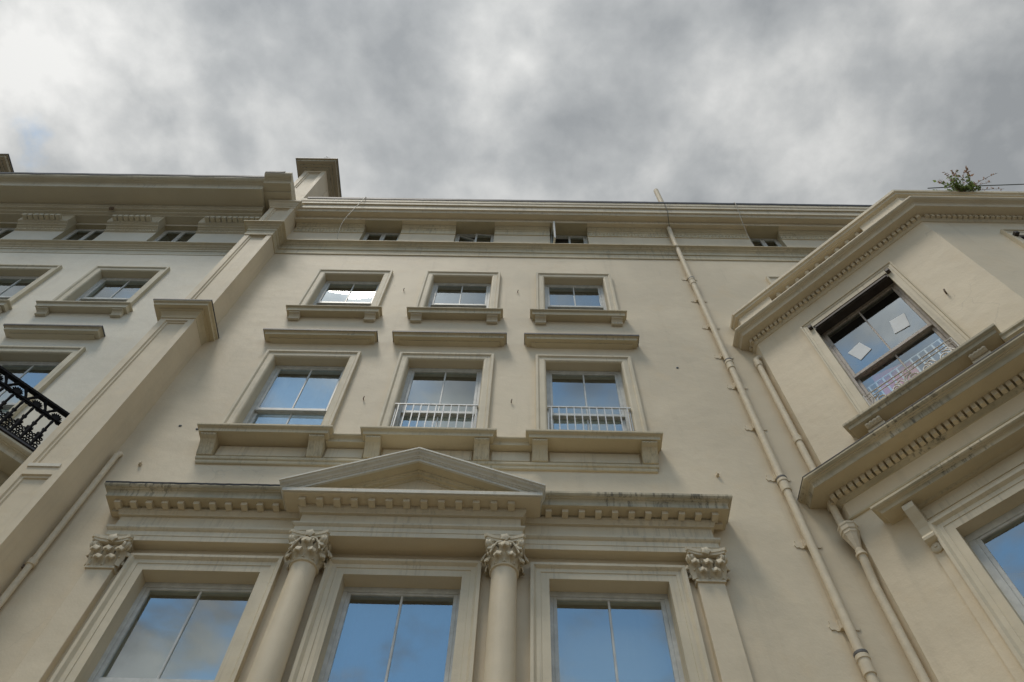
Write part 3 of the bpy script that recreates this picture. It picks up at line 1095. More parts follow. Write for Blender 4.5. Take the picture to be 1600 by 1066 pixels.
for k in range(0, len(lx), 2):
    x0, x1 = lx[k] + .002, lx[k + 1] - .002
    pr = [(-.02, 17.825), (.006, 17.83), (.02, 17.845), (.035, 17.85), (.035, 17.935), (.06, 17.95), (.075, 17.975), (.11, 17.985), (.12, 18.02), (.165, 18.045), (.178, 18.066), (.178, 18.40), (-.02, 18.40)]
    ph = MB(FAC).sweep(pr, [(x0, 0), (x1, 0)]).build('pier_head', 'white_trim', left)
    xm = (x0 + x1) / 2 - .03 if k not in (0, 6) else None
    if xm is not None:
        lst = [xm + (j - 3) * .125 for j in range(7)]
    elif k == 6:
        lst = [-5.86 - j * .125 for j in range(11)]
    else:
        lst = [x0 + .2 + j * .125 for j in range(11)]
    for x in lst:
        place(dmL, 'dentil', ph, (x, D, 0))
    cb = MB(FAC)
    n = int((x1 - x0) / .07)
    for j in range(n):
        xm = x0 + (j + .5) * (x1 - x0) / n
        i = [cb.pt(xm - .03, .034, 17.885), cb.pt(xm, .034, 17.855), cb.pt(xm + .03, .034, 17.905), cb.pt(xm, .034, 17.93), cb.pt(xm, .06, 17.893)]
        for f_ in ((0, 1, 4), (1, 2, 4), (2, 3, 4), (3, 0, 4)):
            cb.face(*[i[q] for q in f_])
    cb.build('carved_band', 'white_trim', left, kind='stuff')
for x0, x1 in LATT:
    attic_window(left, FAC, x0, x1, z0=17.0, z1=18.30, trim='shaded_soffit_trim')
LC = [(-.2, 18.40), (.19, 18.40), (.19, 18.44), (.25, 18.46), (.26, 18.50), (.32, 18.51), (.335, 18.55), (.357, 18.56), (.357, 18.685), (.76, 18.684), (.766, 18.69), (.766, 18.80)] + cyma(.77, 18.81, .93, 18.965, 8) + [(.937, 18.97), (.937, 19.045), (-.2, 19.10)]
MB(FAC).sweep(LC, [(-13.9, 0), (-6.0, 0)]).build('cornice', 'white_trim', left)
LC2 = [(p_ + (.1 if p_ > .3 else 0), z_ + (.0 if z_ < 18.6 else .01)) for p_, z_ in LC]
LC2 = [(-.2, 18.79), (.66, 18.79), (.67, 18.80), (.67, 18.83), (.86, 18.835), (.866, 18.84), (.866, 18.885)] + cyma(.87, 18.89, 1.03, 19.02, 8) + [(1.04, 19.025), (1.04, 19.085), (-.2, 19.12)]
MB(FAC).sweep(LC2, [(-5.998, 0), (-5.38, 0), (-5.38, -.2)][:2]).build('cornice_end_block', 'white_trim', left)
wavy_lead(left, FAC, -13.9, -6.0, .937, 19.02, amp=.022, h=.07, n=30, seed=9)
wavy_lead(left, FAC, -5.995, -5.55, 1.04, 19.06, amp=.022, h=.06, n=6, seed=4)
wk = MB(FAC)
wk.box(-9.46, -9.38, .30, .36, 18.44, 18.52)
wk.build('rust_stain_plug', 'rust', left)

# canted first floor bay of the left house, its cornice and iron balcony
s2 = math.sqrt(.5)
LB = [(-6.09, 0), (-6.09, .18)]            # (x, q): mirrored bay
LBP = [(-11.5, 2.258), (-8.168, 2.258), (-6.09, .18), (-6.09, -.02)]
lb = MB(FAC)
for (xa, qa), (xb, qb) in zip(LBP, LBP[1:]):
    i = [lb.pt(xa, qa, 0), lb.pt(xb, qb, 0), lb.pt(xb, qb, 9.0), lb.pt(xa, qa, 9.0)]
    lb.face(*i)
lb.build('bay_wall', 'white_stucco', left)
BAYLOW = [(-.03, 8.80), (.01, 8.807), (.038, 8.83), (.06, 8.845), (.06, 8.925), (.315, 8.925), (.324, 8.93), (.324, 8.972)] + cyma(.328, 8.975, .402, 9.05, 5) + [(.409, 9.052), (.409, 9.085), (-.03, 9.12)]
MB(FAC).sweep(BAYLOW, LBP).build('bay_cornice', 'white_trim', left)
MB(FAC).sweep([(-2.0, 9.10), (.36, 9.10), (.42, 9.105), (.42, 9.13), (-2.0, 9.14)], LBP[:3] + [(-6.09, -.01)]).build('balcony_slab', 'lead', left)

balc = empty('iron_balcony_railing', (-7.0, D - 1.2, 9.13), 'ornate black cast iron balcony railing at the left edge', 'railing')
RF = Frame((-5.84, D - .42, 0), (-s2, -s2, 0))      # u runs out from the pier along the canted edge
RF.n = Vector((s2, -s2, 0))


def rail_box(u0, u1, q0, q1, z0, z1, nm):
    return MB(RF).box(u0, u1, q0, q1, z0, z1).build(nm, 'cast_iron', balc)


RL = 2.9
rail_box(-.02, RL, -.035, .035, 9.915, 9.95, 'top_rail')
rail_box(-.02, -.0, -.02, .02, 9.86, 9.9145, 'end_post')
rail_box(.0, RL, -.018, .018, 9.735, 9.765, 'middle_rail')
rail_box(-.03, RL, -.035, .035, 9.135, 9.185, 'bottom_rail')


def curl(mb_, c_, r_, th, a0, turns, sgn=1, n=12):
    """flat spiral in the rail plane, c_=(u,z)"""
    pts, rad = [], []
    for k in range(n + 1):
        t = k / n
        an = a0 + sgn * t * turns * 2 * math.pi
        rr_ = r_ * (1 - .65 * t)
        pts.append(mb_.fr.p(c_[0] + rr_ * math.cos(an), 0, c_[1] + rr_ * math.sin(an)))
        rad.append(th * (1 - .3 * t))
    mb_.tube(pts, rad, n=5)


def iron_baluster():
    k = MB(Frame((0, 0, 0), (-s2, -s2, 0)))
    fr = k.fr
    fr.n = Vector((s2, -s2, 0))
    k.tube([fr.p(0, 0, z) for z in (.045, .12, .20, .30, .42, .50, .56, .60)], [.022, .018, .026, .018, .017, .015, .020, .012], n=8)
    for z, r_ in ((.10, .034), (.17, .032), (.235, .026)):
        for sg in (-1, 1):
            curl(k, (sg * (.018 + r_), z), r_, .011, math.pi if sg > 0 else 0, 1.1, -sg)
    for z, r_ in ((.285, .03), (.30, .022), (.39, .018)):
        for sg in (-1, 1):
            k.tube([fr.p(0, 0, z - .03), fr.p(sg * r_, 0, z), fr.p(sg * r_ * 1.3, 0, z + .025)], [.016, .012, .004], n=5)
    return k.mesh('baluster')


def palmette():
    k = MB(Frame((0, 0, 0), (-s2, -s2, 0)))
    fr = k.fr
    fr.n = Vector((s2, -s2, 0))
    k.tube([fr.p(0, -.022, .64), fr.p(0, .022, .64)], .040, n=10)
    for j in range(7):
        an = R(20 + j * 23.3)
        k.tube([fr.p(.02 * math.cos(an), 0, .65 + .02 * math.sin(an)), fr.p(.055 * math.cos(an), 0, .65 + .06 * math.sin(an)), fr.p(.075 * math.cos(an), 0, .65 + .085 * math.sin(an))], [.010, .013, .006], n=5)
    for sg in (-1, 1):
        curl(k, (sg * .055, .60), .028, .010, math.pi if sg > 0 else 0, 1.2, sg)
        k.tube([fr.p(sg * .03, 0, .60), fr.p(sg * .09, 0, .585), fr.p(sg * .115, 0, .60)], [.012, .012, .006], n=5)
    return k.mesh('palmette')


def link_drop():
    k = MB(Frame((0, 0, 0), (-s2, -s2, 0)))
    fr = k.fr
    fr.n = Vector((s2, -s2, 0))
    for sg in (-1, 1):
        pts = [fr.p(sg * (.018 + .03 * (1 - math.cos(t * math.pi))), 0, .64 + .15 * t) for t in [q / 6 for q in range(7)]]
        k.tube(pts, [.026, .020, .018, .018, .022, .028, .036], n=5)
        curl(k, (sg * .04, .60), .025, .010, math.pi if sg > 0 else 0, 1.2, sg)
    return k.mesh('scroll')


bmesh_, pmesh, lmesh = iron_baluster(), palmette(), link_drop()
for me in (bmesh_, pmesh, lmesh):
    me.materials.append(MAT['cast_iron'])
for k in range(21):
    u = .10 + k * .136
    base = RF.p(u, 0, 9.13)
    place(bmesh_, 'baluster', balc, base)
    place(pmesh if k % 2 == 0 else lmesh, 'palmette' if k % 2 == 0 else 'scroll', balc, base)

# ------------------------------------------------------------------ right house and its bay
MB(FAC).sheet([3.122, 13.0], [0, 19.0], [(4.815, 5.945, 13.90, 15.62), (4.89, 5.59, 17.25, 18.358)]).build('wall', 'cream_stucco', right)
MB().box(3.125, 13.0, 6.5, 14, 0, 19.0).build('rear_wall', 'cream_stucco', right)
MB().box(3.125, 13.0, 6.0, 14.0, 19.0, 19.12).build('roof', 'roof_slate', right)
MB(FAC).sweep([(p_, z_ + .004) for p_, z_ in STRING], [(3.12, 0), (13, 0)]).build('string_course', 'ochre_trim', right)
attic_band(right, FAC, 3.122, 4.888, 'ochre_trim', True)
attic_band(right, FAC, 5.592, 7.6, 'ochre_trim', True)
MB(FAC).sweep(CORN, [(3.12, 0), (13, 0)]).build('cornice', 'cream_trim', right)
wavy_lead(right, FAC, 3.122, 13.0, .438, 19.07, h=.08, seed=3)
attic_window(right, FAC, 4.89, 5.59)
MB(FAC).box(4.893, 5.587, .001, .192, 18.340, 18.357).build('soffit_shade_board', 'shaded_soffit_trim', right)  # added board again, painted shade over the right attic opening
w = window(right, FAC, 5.38, .565, 13.90, 15.62, 14.64, ARCH34, qg=-.15)
sill4(w, FAC, 5.38)

BX, BQ, CL = 3.69, .17, 2.939
BCX, BCQ = BX + CL * s2, BQ + CL * s2
BAY = [(BX, -.02), (BX, BQ), (BCX, BCQ), (10.5, BCQ)]
CAN = Frame((BX, D - BQ, 0), (s2, -s2, 0))
FRO = Frame((0, D - BCQ, 0), (1, 0, 0))
SC = 1.475
bw = MB(CAN)
bw.sheet([0, CL], [0, 12.9], [(SC - .62, SC + .62, 9.70, 12.15), (SC - .615, SC + .615, 4.2, 7.70)])
bw.fr = FAC
i = [bw.pt(BX, -.02, 0), bw.pt(BX, BQ, 0), bw.pt(BX, BQ, 12.9), bw.pt(BX, -.02, 12.9)]
bw.face(*i)
bw.fr = FRO
bw.sheet([BCX, 10.5], [0, 12.9], [(6.83, 8.07, 9.70, 12.15)])
bw.build('bay_wall', 'cream_stucco', right)
BAYUP = [(-.03, 12.712), (.012, 12.716), (.038, 12.745), (.044, 12.755), (.044, 12.835), (.20, 12.838), (.21, 12.842), (.21, 12.885)] + cyma(.214, 12.888, .30, 12.972, 6) + [(.305, 12.975), (.305, 13.0), (-.10, 13.02)]
bup = MB(FAC).sweep(BAYUP, BAY).build('bay_cornice', 'cream_trim', right)
blo = MB(FAC).sweep(BAYLOW, BAY).build('bay_cornice', 'weathered_trim', right)
MB(FAC).sweep([(-.03, 8.535), (.02, 8.54), (.03, 8.552), (.03, 8.572), (-.03, 8.585)], BAY).build('frieze_moulding', 'ochre_trim', right)
MB(FAC).sweep([(-2.2, 13.0), (-.02, 13.0), (-.02, 13.05), (-2.2, 13.05)], BAY[:3] + [(8.9, BCQ)]).build('bay_roof', 'lead', right)
MB(FAC).sweep([(.12, 9.10), (.40, 9.083), (.414, 9.08), (.414, 9.09), (.40, 9.098), (.12, 9.115)], BAY).build('flashing', 'lead', blo)


def dentil_run(parent, fr, u0, du, n, q0, q1, z0, z1, w_, nm, rot):
    d_ = MB().box(-w_ / 2, w_ / 2, -q1, -q0, z0, z1)
    me = d_.mesh(nm)
    me.materials.append(MAT['cream_trim'])
    for k in range(n):
        p_ = fr.p(u0 + du * k, 0, 0)
        place(me, nm, parent, p_, rot)


dentil_run(bup, CAN, -.04, .0787, 39, .03, .085, 12.755, 12.8345, .052, 'dentil', R(-45))
dentil_run(bup, FRO, BCX + .09, .0787, 40, .03, .085, 12.755, 12.8345, .052, 'dentil', 0)
dentil_run(blo, CAN, -.04, .0812, 38, .04, .125, 8.848, 8.9245, .056, 'dentil', R(-45))
RET = Frame((BX, D, 0), (0, -1, 0))
dentil_run(bup, RET, .06, .075, 2, .03, .085, 12.755, 12.8345, .05, 'dentil', R(-90))
dentil_run(blo, RET, .05, .08, 2, .04, .125, 8.848, 8.9245, .05, 'dentil', R(-90))

# balustrade above the bay
MB(FAC).sweep([(-.08, 13.53), (.12, 13.53), (.12, 13.545), (.16, 13.56), (.165, 13.60), (.19, 13.615), (.192, 13.68), (-.10, 13.70)], BAY).build('parapet_rail', 'cream_trim', right)
MB(FAC).sweep([(-.10, 13.01), (.13, 13.005), (.13, 13.10), (.11, 13.12), (-.10, 13.12)], BAY).build('parapet_base', 'cream_trim', right)
for path in ([(BX, -.02), (BX, BQ)], None):
    pass
MB(FAC).sweep([(-.05, 13.115), (.11, 13.115), (.11, 13.535), (-.05, 13.535)], [(BX, -.02), (BX, BQ), (BX + .57 * s2, BQ + .57 * s2)]).build('parapet_panel', 'cream_stucco', right)
MB(FAC).sweep([(-.05, 13.115), (.11, 13.115), (.11, 13.535), (-.05, 13.535)], [(BX + 2.30 * s2, BQ + 2.30 * s2), (BCX, BCQ), (10.4, BCQ)]).build('parapet_panel', 'cream_stucco', right)
bl = MB()
bl.lathe(0, 0, [(.05, 13.121), (.05, 13.15), (.035, 13.165), (.06, 13.24), (.062, 13.29), (.03, 13.38), (.025, 13.44), (.045, 13.47), (.045, 13.529)], 12)
blm = bl.mesh('baluster')
blm.materials.append(MAT['cream_trim'])
for k in range(9):
    place(blm, 'baluster', right, CAN.p(.70 + k * .188, .03, 0))

# bay windows
ARCHB = [(0, -.20), (0, .025), (.09, .03), (.093, .036), (.125, .038), (.135, .055), (.150, .058), (.150, -.01), (.06, -.01), (.06, -.20)]
wu = window(right, CAN, SC, .62, 9.70, 12.15, 10.82, ARCHB, qg=-.18, frame_w=.035, head=.07, sash='worn_sash_paint')
wf = window(right, FRO, 7.45, .62, 9.70, 12.15, 10.82, ARCHB, qg=-.18, frame_w=.035, head=.07, sash='worn_sash_paint')
wlow = window(right, CAN, SC, .615, 4.2, 7.70, 6.4, ARCH1, qg=-.15, frame_w=.075, head=.08)
BSILL = [(-.17, 9.585), (-.0, 9.585), (-.0, 9.59), (.012, 9.592), (.012, 9.62)] + cyma(.014, 9.625, .05, 9.665) + [(.052, 9.668), (.052, 9.70), (-.17, 9.705)]
MB(CAN).sweep(BSILL, [(.54, -.03), (.54, .17), (2.44, .17), (2.44, -.03)]).build('window_sill', 'weathered_trim', wu)
for x in (.80, 2.16):
    b_ = MB(CAN)
    b_.box(x - .11, x + .11, 0, .10, 9.3, 9.5)
    n = 8
    ra = []
    for k in range(n + 1):
        t = -1 + 2 * k / n
        fl = .012 * abs(math.sin(t * math.pi * 2))
        ra.append([b_.pt(x + t * .10, q + fl, z) for q, z in ((.0, 9.505), (.12, 9.505), (.15, 9.53), (.15, 9.555), (.12, 9.583), (0, 9.583))])
    b_.loft(ra)
    b_.build('bracket', 'cream_trim', wu)
MB(CAN).sweep([(-.02, 9.46), (.05, 9.47), (.06, 9.50), (.10, 9.52), (.10, 9.57), (.12, 9.59), (.12, 9.62), (-.02, 9.63)], [(2.445, 0), (2.935, 0)]).build('sill_string', 'ochre_trim', right)
# first floor hood on scroll brackets
HOODL = [(-.03, 8.16), (.03, 8.165), (.06, 8.18), (.20, 8.18), (.21, 8.184), (.21, 8.205)] + cyma(.213, 8.208, .266, 8.255, 5) + [(.27, 8.258), (.27, 8.285), (-.03, 8.32)]
hd = MB(CAN).sweep(HOODL, [(.56, -.03), (.56, 0), (2.39, 0), (2.39, -.03)]).build('hood', 'weathered_trim', wlow)
for s_ in (-1, 1):
    x = SC + s_ * .86
    b_ = MB(CAN)
    prof = [(.0, 8.16), (.175, 8.16), (.19, 8.12), (.185, 8.08), (.15, 8.02), (.105, 7.95), (.075, 7.88), (.065, 7.80), (.075, 7.765), (.11, 7.75), (.125, 7.72), (.12, 7.69), (.09, 7.67), (.05, 7.66), (0, 7.66)]
    b_.loft([[b_.pt(x + d_, q, z) for q, z in prof] for d_ in (-.06, -.045, .045, .06)])
    b_.build('bracket', 'cream_trim', wlow)
    d2 = MB(CAN)
    d2.tube([CAN.p(x, .0, 7.615), CAN.p(x, .045, 7.615), CAN.p(x, .06, 7.615), CAN.p(x, .062, 7.615)], [.062, .062, .045, .02], n=16)
    d2.tube([CAN.p(x, .06, 7.615), CAN.p(x, .075, 7.615)], [.018, .014], n=8)
    d2.build('rosette', 'cream_trim', wlow)
    MB(CAN).box(x - .058, x + .058, -.01, .03, 4.0, 7.66).build('jamb_strip', 'cream_stucco', wlow)
MB(CAN).sweep([(-.02, 8.0), (.012, 8.0), (.012, 8.10), (-.02, 8.10)], [(SC - .79, 0), (SC + .79, 0)]).build('hood_frieze', 'cream_trim', wlow)

for fr_, uc_, w_ in ((CAN, SC, wu), (FRO, 7.45, wf)):
    ab = MB(fr_)
    ab.box(uc_ - .625, uc_ + .625, -.125, .012, 12.055, 12.146)
    ab.box(uc_ - .60, uc_ + .60, -.05, .030, 12.07, 12.12)
    ab.build('awning_box', 'dark_brown_paint', w_, bevel=.006)
    for s_ in (-1, 1):
        MB(fr_).box(uc_ + s_ * .655 - .03, uc_ + s_ * .655 + .03, .0, .085, 12.085, 12.15).build('awning_bracket', 'dark_brown_paint', w_, bevel=.006)
# things in and on the bay window
pk = MB(CAN)
rings = []
for k in range(15):
    u = 1.06 + k * .036
    dq = .015 * math.sin(k * 1.3)
    rings.append([pk.pt(u, -.275 + dq*.3, 9.75), pk.pt(u, -.275 + dq*.3, 10.80 - .012 * k), pk.pt(u, -.279 + dq*.3, 10.80 - .012 * k), pk.pt(u, -.279 + dq*.3, 9.75)])
pk.loft(rings)
pk.thing('curtain', 'pink_curtain', 'pink curtain hanging inside the lower sash of the upper bay window', 'curtain')
for pts, lab in ((((1.014, 11.38), (1.095, 11.079), (1.291, 11.149), (1.221, 11.434)), 'white paper sheet stuck on the left upper pane of the bay window'),
                 (((1.645, 11.125), (1.857, 11.09), (1.91, 11.386), (1.70, 11.421)), 'white paper sheet stuck on the right upper pane of the bay window')):
    pm = MB(CAN)
    rg = []
    for q in (-.170, -.1745):
        rg.append([pm.pt(u, q, z) for u, z in pts])
    pm.loft(rg)
    pm.thing('paper_sheet', 'paper', lab, 'paper', 'paper sheets in the bay window')

for k in range(11):
    u = .965 + k * .102
    MB(CAN).box(u - .011, u + .011, -.262, -.248, 9.705, 10.60).build('inner_bar', 'rail_paint', wu)
MB(CAN).box(.91, 2.04, -.261, -.249, 10.60, 10.62).build('inner_bar', 'rail_paint', wu)
# wrought railing before the bay window
brl = empty('window_guard_rail', CAN.p(SC, .1, 9.70), 'painted scrollwork guard rail before the upper bay window', 'railing')


def brail(nm, f_):
    k = MB(Frame(CAN.p(0, .085, 0), CAN.t))
    f_(k)
    return k.build(nm, 'dull_rail_paint', brl)


def bar2(k, u0, z0, u1, z1, r_=.008):
    k.tube([k.fr.p(u0, 0, z0), k.fr.p(u1, 0, z1)], r_, n=6)


U0, U1 = .875, 2.075
brail('top_rail', lambda k: bar2(k, U0, 10.07, U1, 10.07, .010))
brail('middle_rail', lambda k: bar2(k, U0, 10.00, U1, 10.00, .008))
brail('bottom_rail', lambda k: bar2(k, U0, 9.74, U1, 9.74, .010))
for u in (U0, U0 + .09, U1 - .09, U1):
    brail('post', lambda k: bar2(k, u, 9.71, u, 10.085, .010))


def wave(k, u, r_, sg):
    pts, rad = [], []
    for j in range(21):
        t = j / 20
        an = math.pi * .5 + sg * t * 3.6 * math.pi
        rr_ = r_ * (1 - .8 * t)
        pts.append(k.fr.p(u + rr_ * math.cos(an), 0, 9.86 + rr_ * math.sin(an)))
        rad.append(.011)
    tail = [k.fr.p(u - sg * .20, 0, 9.75), k.fr.p(u - sg * .15, 0, 9.80), k.fr.p(u - sg * .08, 0, 9.95)]
    k.tube(tail + pts, [.008, .010, .011] + rad, n=5)


for u, r_, sg in ((1.03, .095, 1), (1.25, .075, -1), (1.475, .10, 1), (1.66, .075, -1), (1.90, .095, -1)):
    brail('scroll', lambda k: wave(k, u, r_, sg))
for j in range(11):
    u = U0 + .09 + j * (U1 - U0 - .18) / 10
    if j % 2:
        brail('spindle', lambda k: bar2(k, u, 10.0, u, 10.07, .006))
brail('ring', lambda k: k.tube([k.fr.p(1.475 + .07 * math.cos(t * math.pi / 8), 0, 10.035 + .03 * math.sin(t * math.pi / 8)) for t in range(17)], .006, n=5))

# plain bar guards before two second floor windows
for x, lab in ((WIN_X[1], 'white barred window guard over the middle second floor window'), (WIN_X[2], 'white barred window guard over the right hand second floor window')):
    gr_ = empty('window_guard', (x, D - .06, 10.08), lab, 'railing', 'white barred window guards')
    MB(FAC).box(x - .575, x + .575, .045, .065, 10.935, 10.96).build('top_rail', 'rail_paint', gr_)
    MB(FAC).box(x - .575, x + .575, .045, .065, 10.10, 10.125).build('bottom_rail', 'rail_paint', gr_)
    bm_ = MB().box(-.0075, .0075, -.0075, .0075, -.405, .405).mesh('bar')
    bm_.materials.append(MAT['rail_paint'])
    for k in range(11):
        place(bm_, 'bar', gr_, (x - .53 + k * .106, D - .055, 10.53))
    for s_ in (-1, 1):
        MB(FAC).box(x + s_ * .575 - .01, x + s_ * .575 + .01, -.03, .066, 10.937, 10.958).build('return_bar', 'rail_paint', gr_)
        place(bm_, 'bar', gr_, (x + s_ * .575, D + .0, 10.53))

# ------------------------------------------------------------------ pipes
p1 = empty('drainpipe', (3.155, D - .08, 0), 'long cream drainpipe with dark banded joints down the open wall', 'drainpipe')
PX = 3.155


def vpipe(x, q, z0, z1, r_, nm, par, mat='pipe_paint', n=16):
    return MB().lathe(x, D - q, [(r_, z0), (r_, z1)], n).build(nm, mat, par)


MB().tube([(PX, D - .085, 0), (PX, D - .085, 16.9), (PX, D - .085, 17.9), (PX, D - .11, 18.2), (PX, D - .11, 18.34)], .047, n=14).build('pipe', 'pipe_paint', p1)
for z in (15.35, 12.15, 9.22, 6.62):
    MB().lathe(PX, D - .085, [(.0475, z - .09), (.058, z - .085), (.058, z + .07), (.066, z + .075), (.066, z + .12), (.056, z + .125), (.0475, z + .13)], 16).build('socket', 'pipe_paint', p1)
    MB().lathe(PX, D - .085, [(.0655, z + .125), (.0675, z + .13), (.0675, z + .155), (.048, z + .16)], 16).build('joint_band', 'bare_joint', p1)
lug = MB()
for s_ in (-1, 1):
    pts = [(.045, -.05), (.085, -.06), (.10, -.04), (.135, -.045), (.15, -.005), (.128, .03), (.132, .065), (.10, .08), (.082, .055), (.045, .06)]
    rgs = [[], []]
    for j, y in enumerate((-.001, -.011)):
        for x, z in pts:
            lug.v.append(Vector((s_ * x, y, z)))
            rgs[j].append(len(lug.v) - 1)
    lug.loft(rgs)
lug.box(-.055, .055, -.05, -.001, -.05, .05)
lugm = lug.mesh('lug')
lugm.materials.append(MAT['pipe_paint'])
for z in (15.70, 14.70, 13.62, 12.58, 11.66, 10.58, 9.48, 8.30, 7.16):
    place(lugm, 'lug', p1, (PX, D, z))

p2 = empty('drainpipe', (3.60, D - .09, 0), 'cream drainpipe with a funnel hopper tucked against the bay', 'drainpipe')
MB().tube([(3.72, D - .09, 12.40), (3.64, D - .09, 12.41), (3.60, D - .09, 12.36), (3.60, D - .09, 12.25), (3.60, D - .09, 8.42)], .045, n=14).build('upper_pipe', 'pipe_paint', p2)
for z in (12.2, 10.2):
    MB().lathe(3.60, D - .09, [(.0455, z - .06), (.056, z - .055), (.06, z + .05), (.0455, z + .06)], 16).build('socket', 'pipe_paint', p2)
hp = MB()
rings = []
for r_, z in ((.05, 8.02), (.058, 8.03), (.058, 8.08), (.05, 8.09), (.075, 8.17), (.115, 8.29), (.125, 8.30), (.125, 8.335), (.14, 8.345), (.14, 8.40), (.15, 8.41), (.15, 8.44), (.12, 8.44), (.11, 8.36)):
    ring = []
    for k in range(8):
        an = 2 * math.pi * (k + .5) / 8
        hp.v.append(Vector((3.605 + r_ * .74 * math.cos(an), D - .150 + r_ * .74 * math.sin(an), z)))
        ring.append(len(hp.v) - 1)
    rings.append(ring)
hp.loft(rings)
hp.build('hopper', 'pipe_paint', p2)
MB().tube([(3.605, D - .155, 8.06), (3.605, D - .15, 7.9), (3.615, D - .11, 7.75), (3.615, D - .095, 7.6), (3.615, D - .095, 0)], .045, n=14).build('lower_pipe', 'pipe_paint', p2)
MB().lathe(3.605, D - .152, [(.046, 7.98), (.062, 7.985), (.062, 8.01), (.046, 8.015)], 16).build('collar', 'pipe_paint', p2)

p3 = empty('drainpipe', (-5.16, D - .06, 0), 'thin cream waste pipe in the corner beside the party pier', 'drainpipe')
MB().tube([(-5.15, D - .06, 0), (-5.15, D - .06, 9.60), (-5.15, D - .03, 9.68), (-5.15, D + .05, 9.70)], .036, n=12).build('pipe', 'pipe_paint', p3)
for z in (7.72, 4.5):
    MB().lathe(-5.15, D - .06, [(.0365, z - .05), (.048, z - .045), (.048, z + .03), (.0365, z + .035)], 14).build('socket', 'pipe_paint', p3)
MB(FAC).box(-5.235, -5.18, .02, .05, 7.66, 7.70).build('clip', 'rust', p3)

vp = MB()
vp.tube([(3.48, D + .28, 18.9), (3.48, D + .28, 22.45)], .065, n=14)
vp.thing('vent_pipe', 'pipe_paint', 'short pale vent pipe standing on the roof above the long drainpipe', 'pipe')

# ------------------------------------------------------------------ cables, hooks and other small things
def cable(pts, r_, mat, lab, nm='cable'):
    k = MB()
    pp = [Vector((x, D - q, z)) for x, q, z in pts]
    # smooth the run
    out_ = []
    for j in range(len(pp) - 1):
        p0, p1_, p2_, p3_ = pp[max(0, j - 1)], pp[j], pp[j + 1], pp[min(len(pp) - 1, j + 2)]
        for t in (0, .25, .5, .75):
            out_.append(.5 * ((2 * p1_) + (p2_ - p0) * t + (2 * p0 - 5 * p1_ + 4 * p2_ - p3_) * t * t + (3 * p1_ - p0 - 3 * p2_ + p3_) * t ** 3))
    out_.append(pp[-1])
    k.tube(out_, r_, n=6)
    k.thing(nm, mat, lab, 'cable')


cable([(-3.74, .30, 19.17), (-3.76, .465, 19.16), (-3.80, .46, 18.8), (-3.92, .42, 18.15), (-4.02, .32, 17.7), (-4.02, .20, 17.25), (-4.0, .16, 17.18)], .0075, 'cable_sheath', 'pale cable drooping over the cornice beside the party pier')
cable([(4.75, .30, 19.17), (4.75, .465, 19.16), (4.73, .46, 18.8), (4.74, .30, 18.2), (4.80, .12, 17.75), (4.86, .03, 17.4), (4.87, .02, 17.22)], .0075, 'cable_sheath', 'pale cable hanging by the small attic window near the bay')
cable([(3.13, .45, 19.0), (3.14, .40, 18.62), (3.14, .36, 18.52), (3.15, .22, 18.36), (3.17, .13, 18.3)], .006, 'dark_cable', 'thin dark wire down the cornice above the long drainpipe')
k = MB()
k.tube([(6.35, D - 2.40, 13.92), (7.0, D - 2.44, 13.93), (9.5, D - 2.5, 14.15)], .008, n=5)
k.thing('cable', 'dark_cable', 'dark wire stretched past the plant on the bay roof', 'cable')

ae = MB()
ax, ay = -5.30, D - .62
ae.tube([(ax, ay, 21.74), (ax, ay, 22.02)], .012, n=6)
ae.tube([(ax - .085, ay, 21.98), (ax + .085, ay, 21.97)], .007, n=5)
ae.tube([(ax, ay - .06, 21.95), (ax, ay + .06, 21.95)], .006, n=5)
ae.thing('aerial', 'dark_cable', 'tiny cross shaped aerial on the chimney cap', 'aerial')

hooks = [(-2.286, 14.94, 'between the left and middle third floor windows'), (-.159, 14.94, 'between the middle and right third floor windows'),
         (-2.307, 11.12, 'between the left and middle second floor windows'), (-.186, 11.12, 'between the middle and right second floor windows')]
for x, z, wh in hooks:
    k = MB()
    k.tube([(x, D + .01, z), (x, D - .035, z), (x + .008, D - .042, z + .022), (x + .006, D - .035, z + .04)], .008, n=6)
    k.thing('wall_hook', 'rust', 'small rusty hook in the wall ' + wh, 'hook', 'rusty wall hooks')
for x, z, wh in ((-4.812, 9.50, 'by the party pier above the left pilaster'), (2.415, 9.52, 'right of the panel band above the cornice end')):
    k = MB()
    k.box(x - .016, x + .016, D - .03, D + .01, z - .022, z + .022)
    k.box(x - .008, x + .020, D - .045, D - .029, z - .008, z + .030)
    k.thing('wall_fixing', 'pipe_paint', 'stub of an old iron fixing ' + wh, 'fixing', 'old wall fixings')
for x, z, wh in ((-4.40, 10.31, 'just left of the left second floor sill'), (-4.66, 10.38, 'near the party pier left of the sill'), (2.36, 12.22, 'on the open wall left of the drainpipe')):
    k = MB()
    k.tube([(x, D + .02, z), (x, D - .006, z), (x, D - .012, z)], [.022, .022, .012], n=8)
    k.thing('wall_plug', 'dark_cable', 'small dark plugged hole ' + wh, 'plug', 'dark plugs in the wall')
k = MB(CAN)
k.tube([CAN.p(2.43, 0, 10.95), CAN.p(2.43, .05, 10.95), CAN.p(2.44, .055, 10.99)], .011, n=6)
k.thing('wall_hook', 'rust', 'small rusty hook right of the upper bay window', 'hook', 'rusty wall hooks')

# ------------------------------------------------------------------ plant on the bay parapet
pl = empty('wild_plant', (6.62, D - 2.40, 13.70), 'wild leafy plant with russet tips sprouting on the bay parapet', 'plant')
rp = random.Random(11)
stems = MB()
leaves_g, leaves_r = MB(), MB()


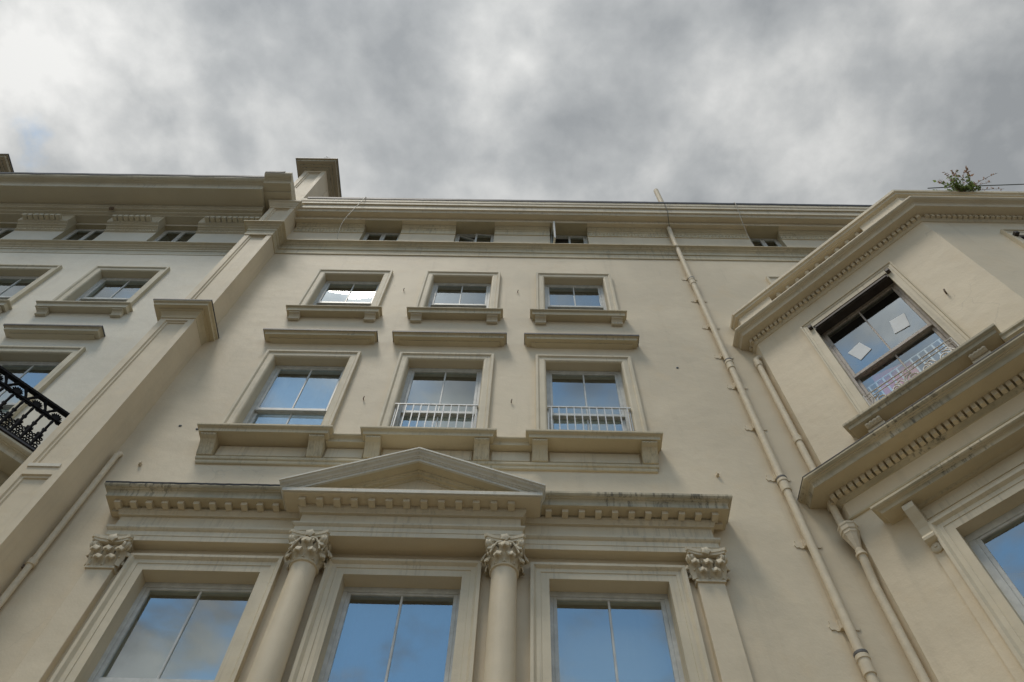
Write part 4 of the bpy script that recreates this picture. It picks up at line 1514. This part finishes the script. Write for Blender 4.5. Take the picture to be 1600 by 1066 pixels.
def leaf_at(mb_, p_, d_, l_, w_):
    d_ = d_.normalized()
    sd = d_.cross(Vector((rp.uniform(-1, 1), rp.uniform(-1, 1), rp.uniform(-.3, 1)))).normalized()
    nn = d_.cross(sd)
    pts = [p_, p_ + d_ * l_ * .45 + sd * w_, p_ + d_ * l_ - nn * l_ * .12, p_ + d_ * l_ * .45 - sd * w_]
    idx = []
    for q in pts:
        mb_.v.append(q)
        idx.append(len(mb_.v) - 1)
    mb_.face(*idx)


base = Vector((6.80, D - 2.40, 13.62))
for k in range(34):
    an = rp.uniform(0, 2 * math.pi)
    el = rp.uniform(.1, 1.4)
    ln = rp.uniform(.18, .42)
    d_ = Vector((math.cos(an) * math.cos(el), math.sin(an) * math.cos(el), math.sin(el)))
    p0 = base + Vector((rp.uniform(-.2, .2), rp.uniform(-.1, .1), 0))
    pts = [p0, p0 + d_ * ln * .5 + Vector((0, 0, .03)), p0 + d_ * ln]
    stems.tube(pts, [.006, .004, .002], n=4)
    for j in range(24):
        t = rp.uniform(.15, 1.05)
        q = p0 + d_ * ln * t
        dd = Vector((rp.uniform(-1, 1), rp.uniform(-1, 1), rp.uniform(-.6, .8)))
        top = ln * t > .30 and rp.random() < .8
        leaf_at(leaves_r if top else leaves_g, q, dd, rp.uniform(.035, .075), rp.uniform(.012, .024))
for (tip, n) in ((Vector((.80, -.16, .66)), 18), (Vector((.66, -.05, .14)), 12), (Vector((.55, -.10, .34)), 14), (Vector((-.12, -.2, .55)), 12), (Vector((.25, -.2, .62)), 12), (Vector((-.28, -.12, .35)), 12)):
    pts = [base + tip * t + Vector((0, 0, .10 * math.sin(t * 3))) for t in (0, .25, .5, .75, 1)]
    stems.tube(pts, [.006, .005, .004, .003, .002], n=4)
    for j in range(n):
        t = .35 + .65 * j / n
        q = base + tip * t + Vector((0, 0, .10 * math.sin(t * 3)))
        leaf_at(leaves_r, q, Vector((rp.uniform(-1, 1), rp.uniform(-1, 1), rp.uniform(-1, 1))), rp.uniform(.03, .05), rp.uniform(.010, .016))
stems.build('stem', 'stem_brown', pl, kind='stuff')
leaves_g.build('foliage', 'leaf_green', pl, kind='stuff')
leaves_r.build('russet_foliage', 'leaf_russet', pl, kind='stuff')
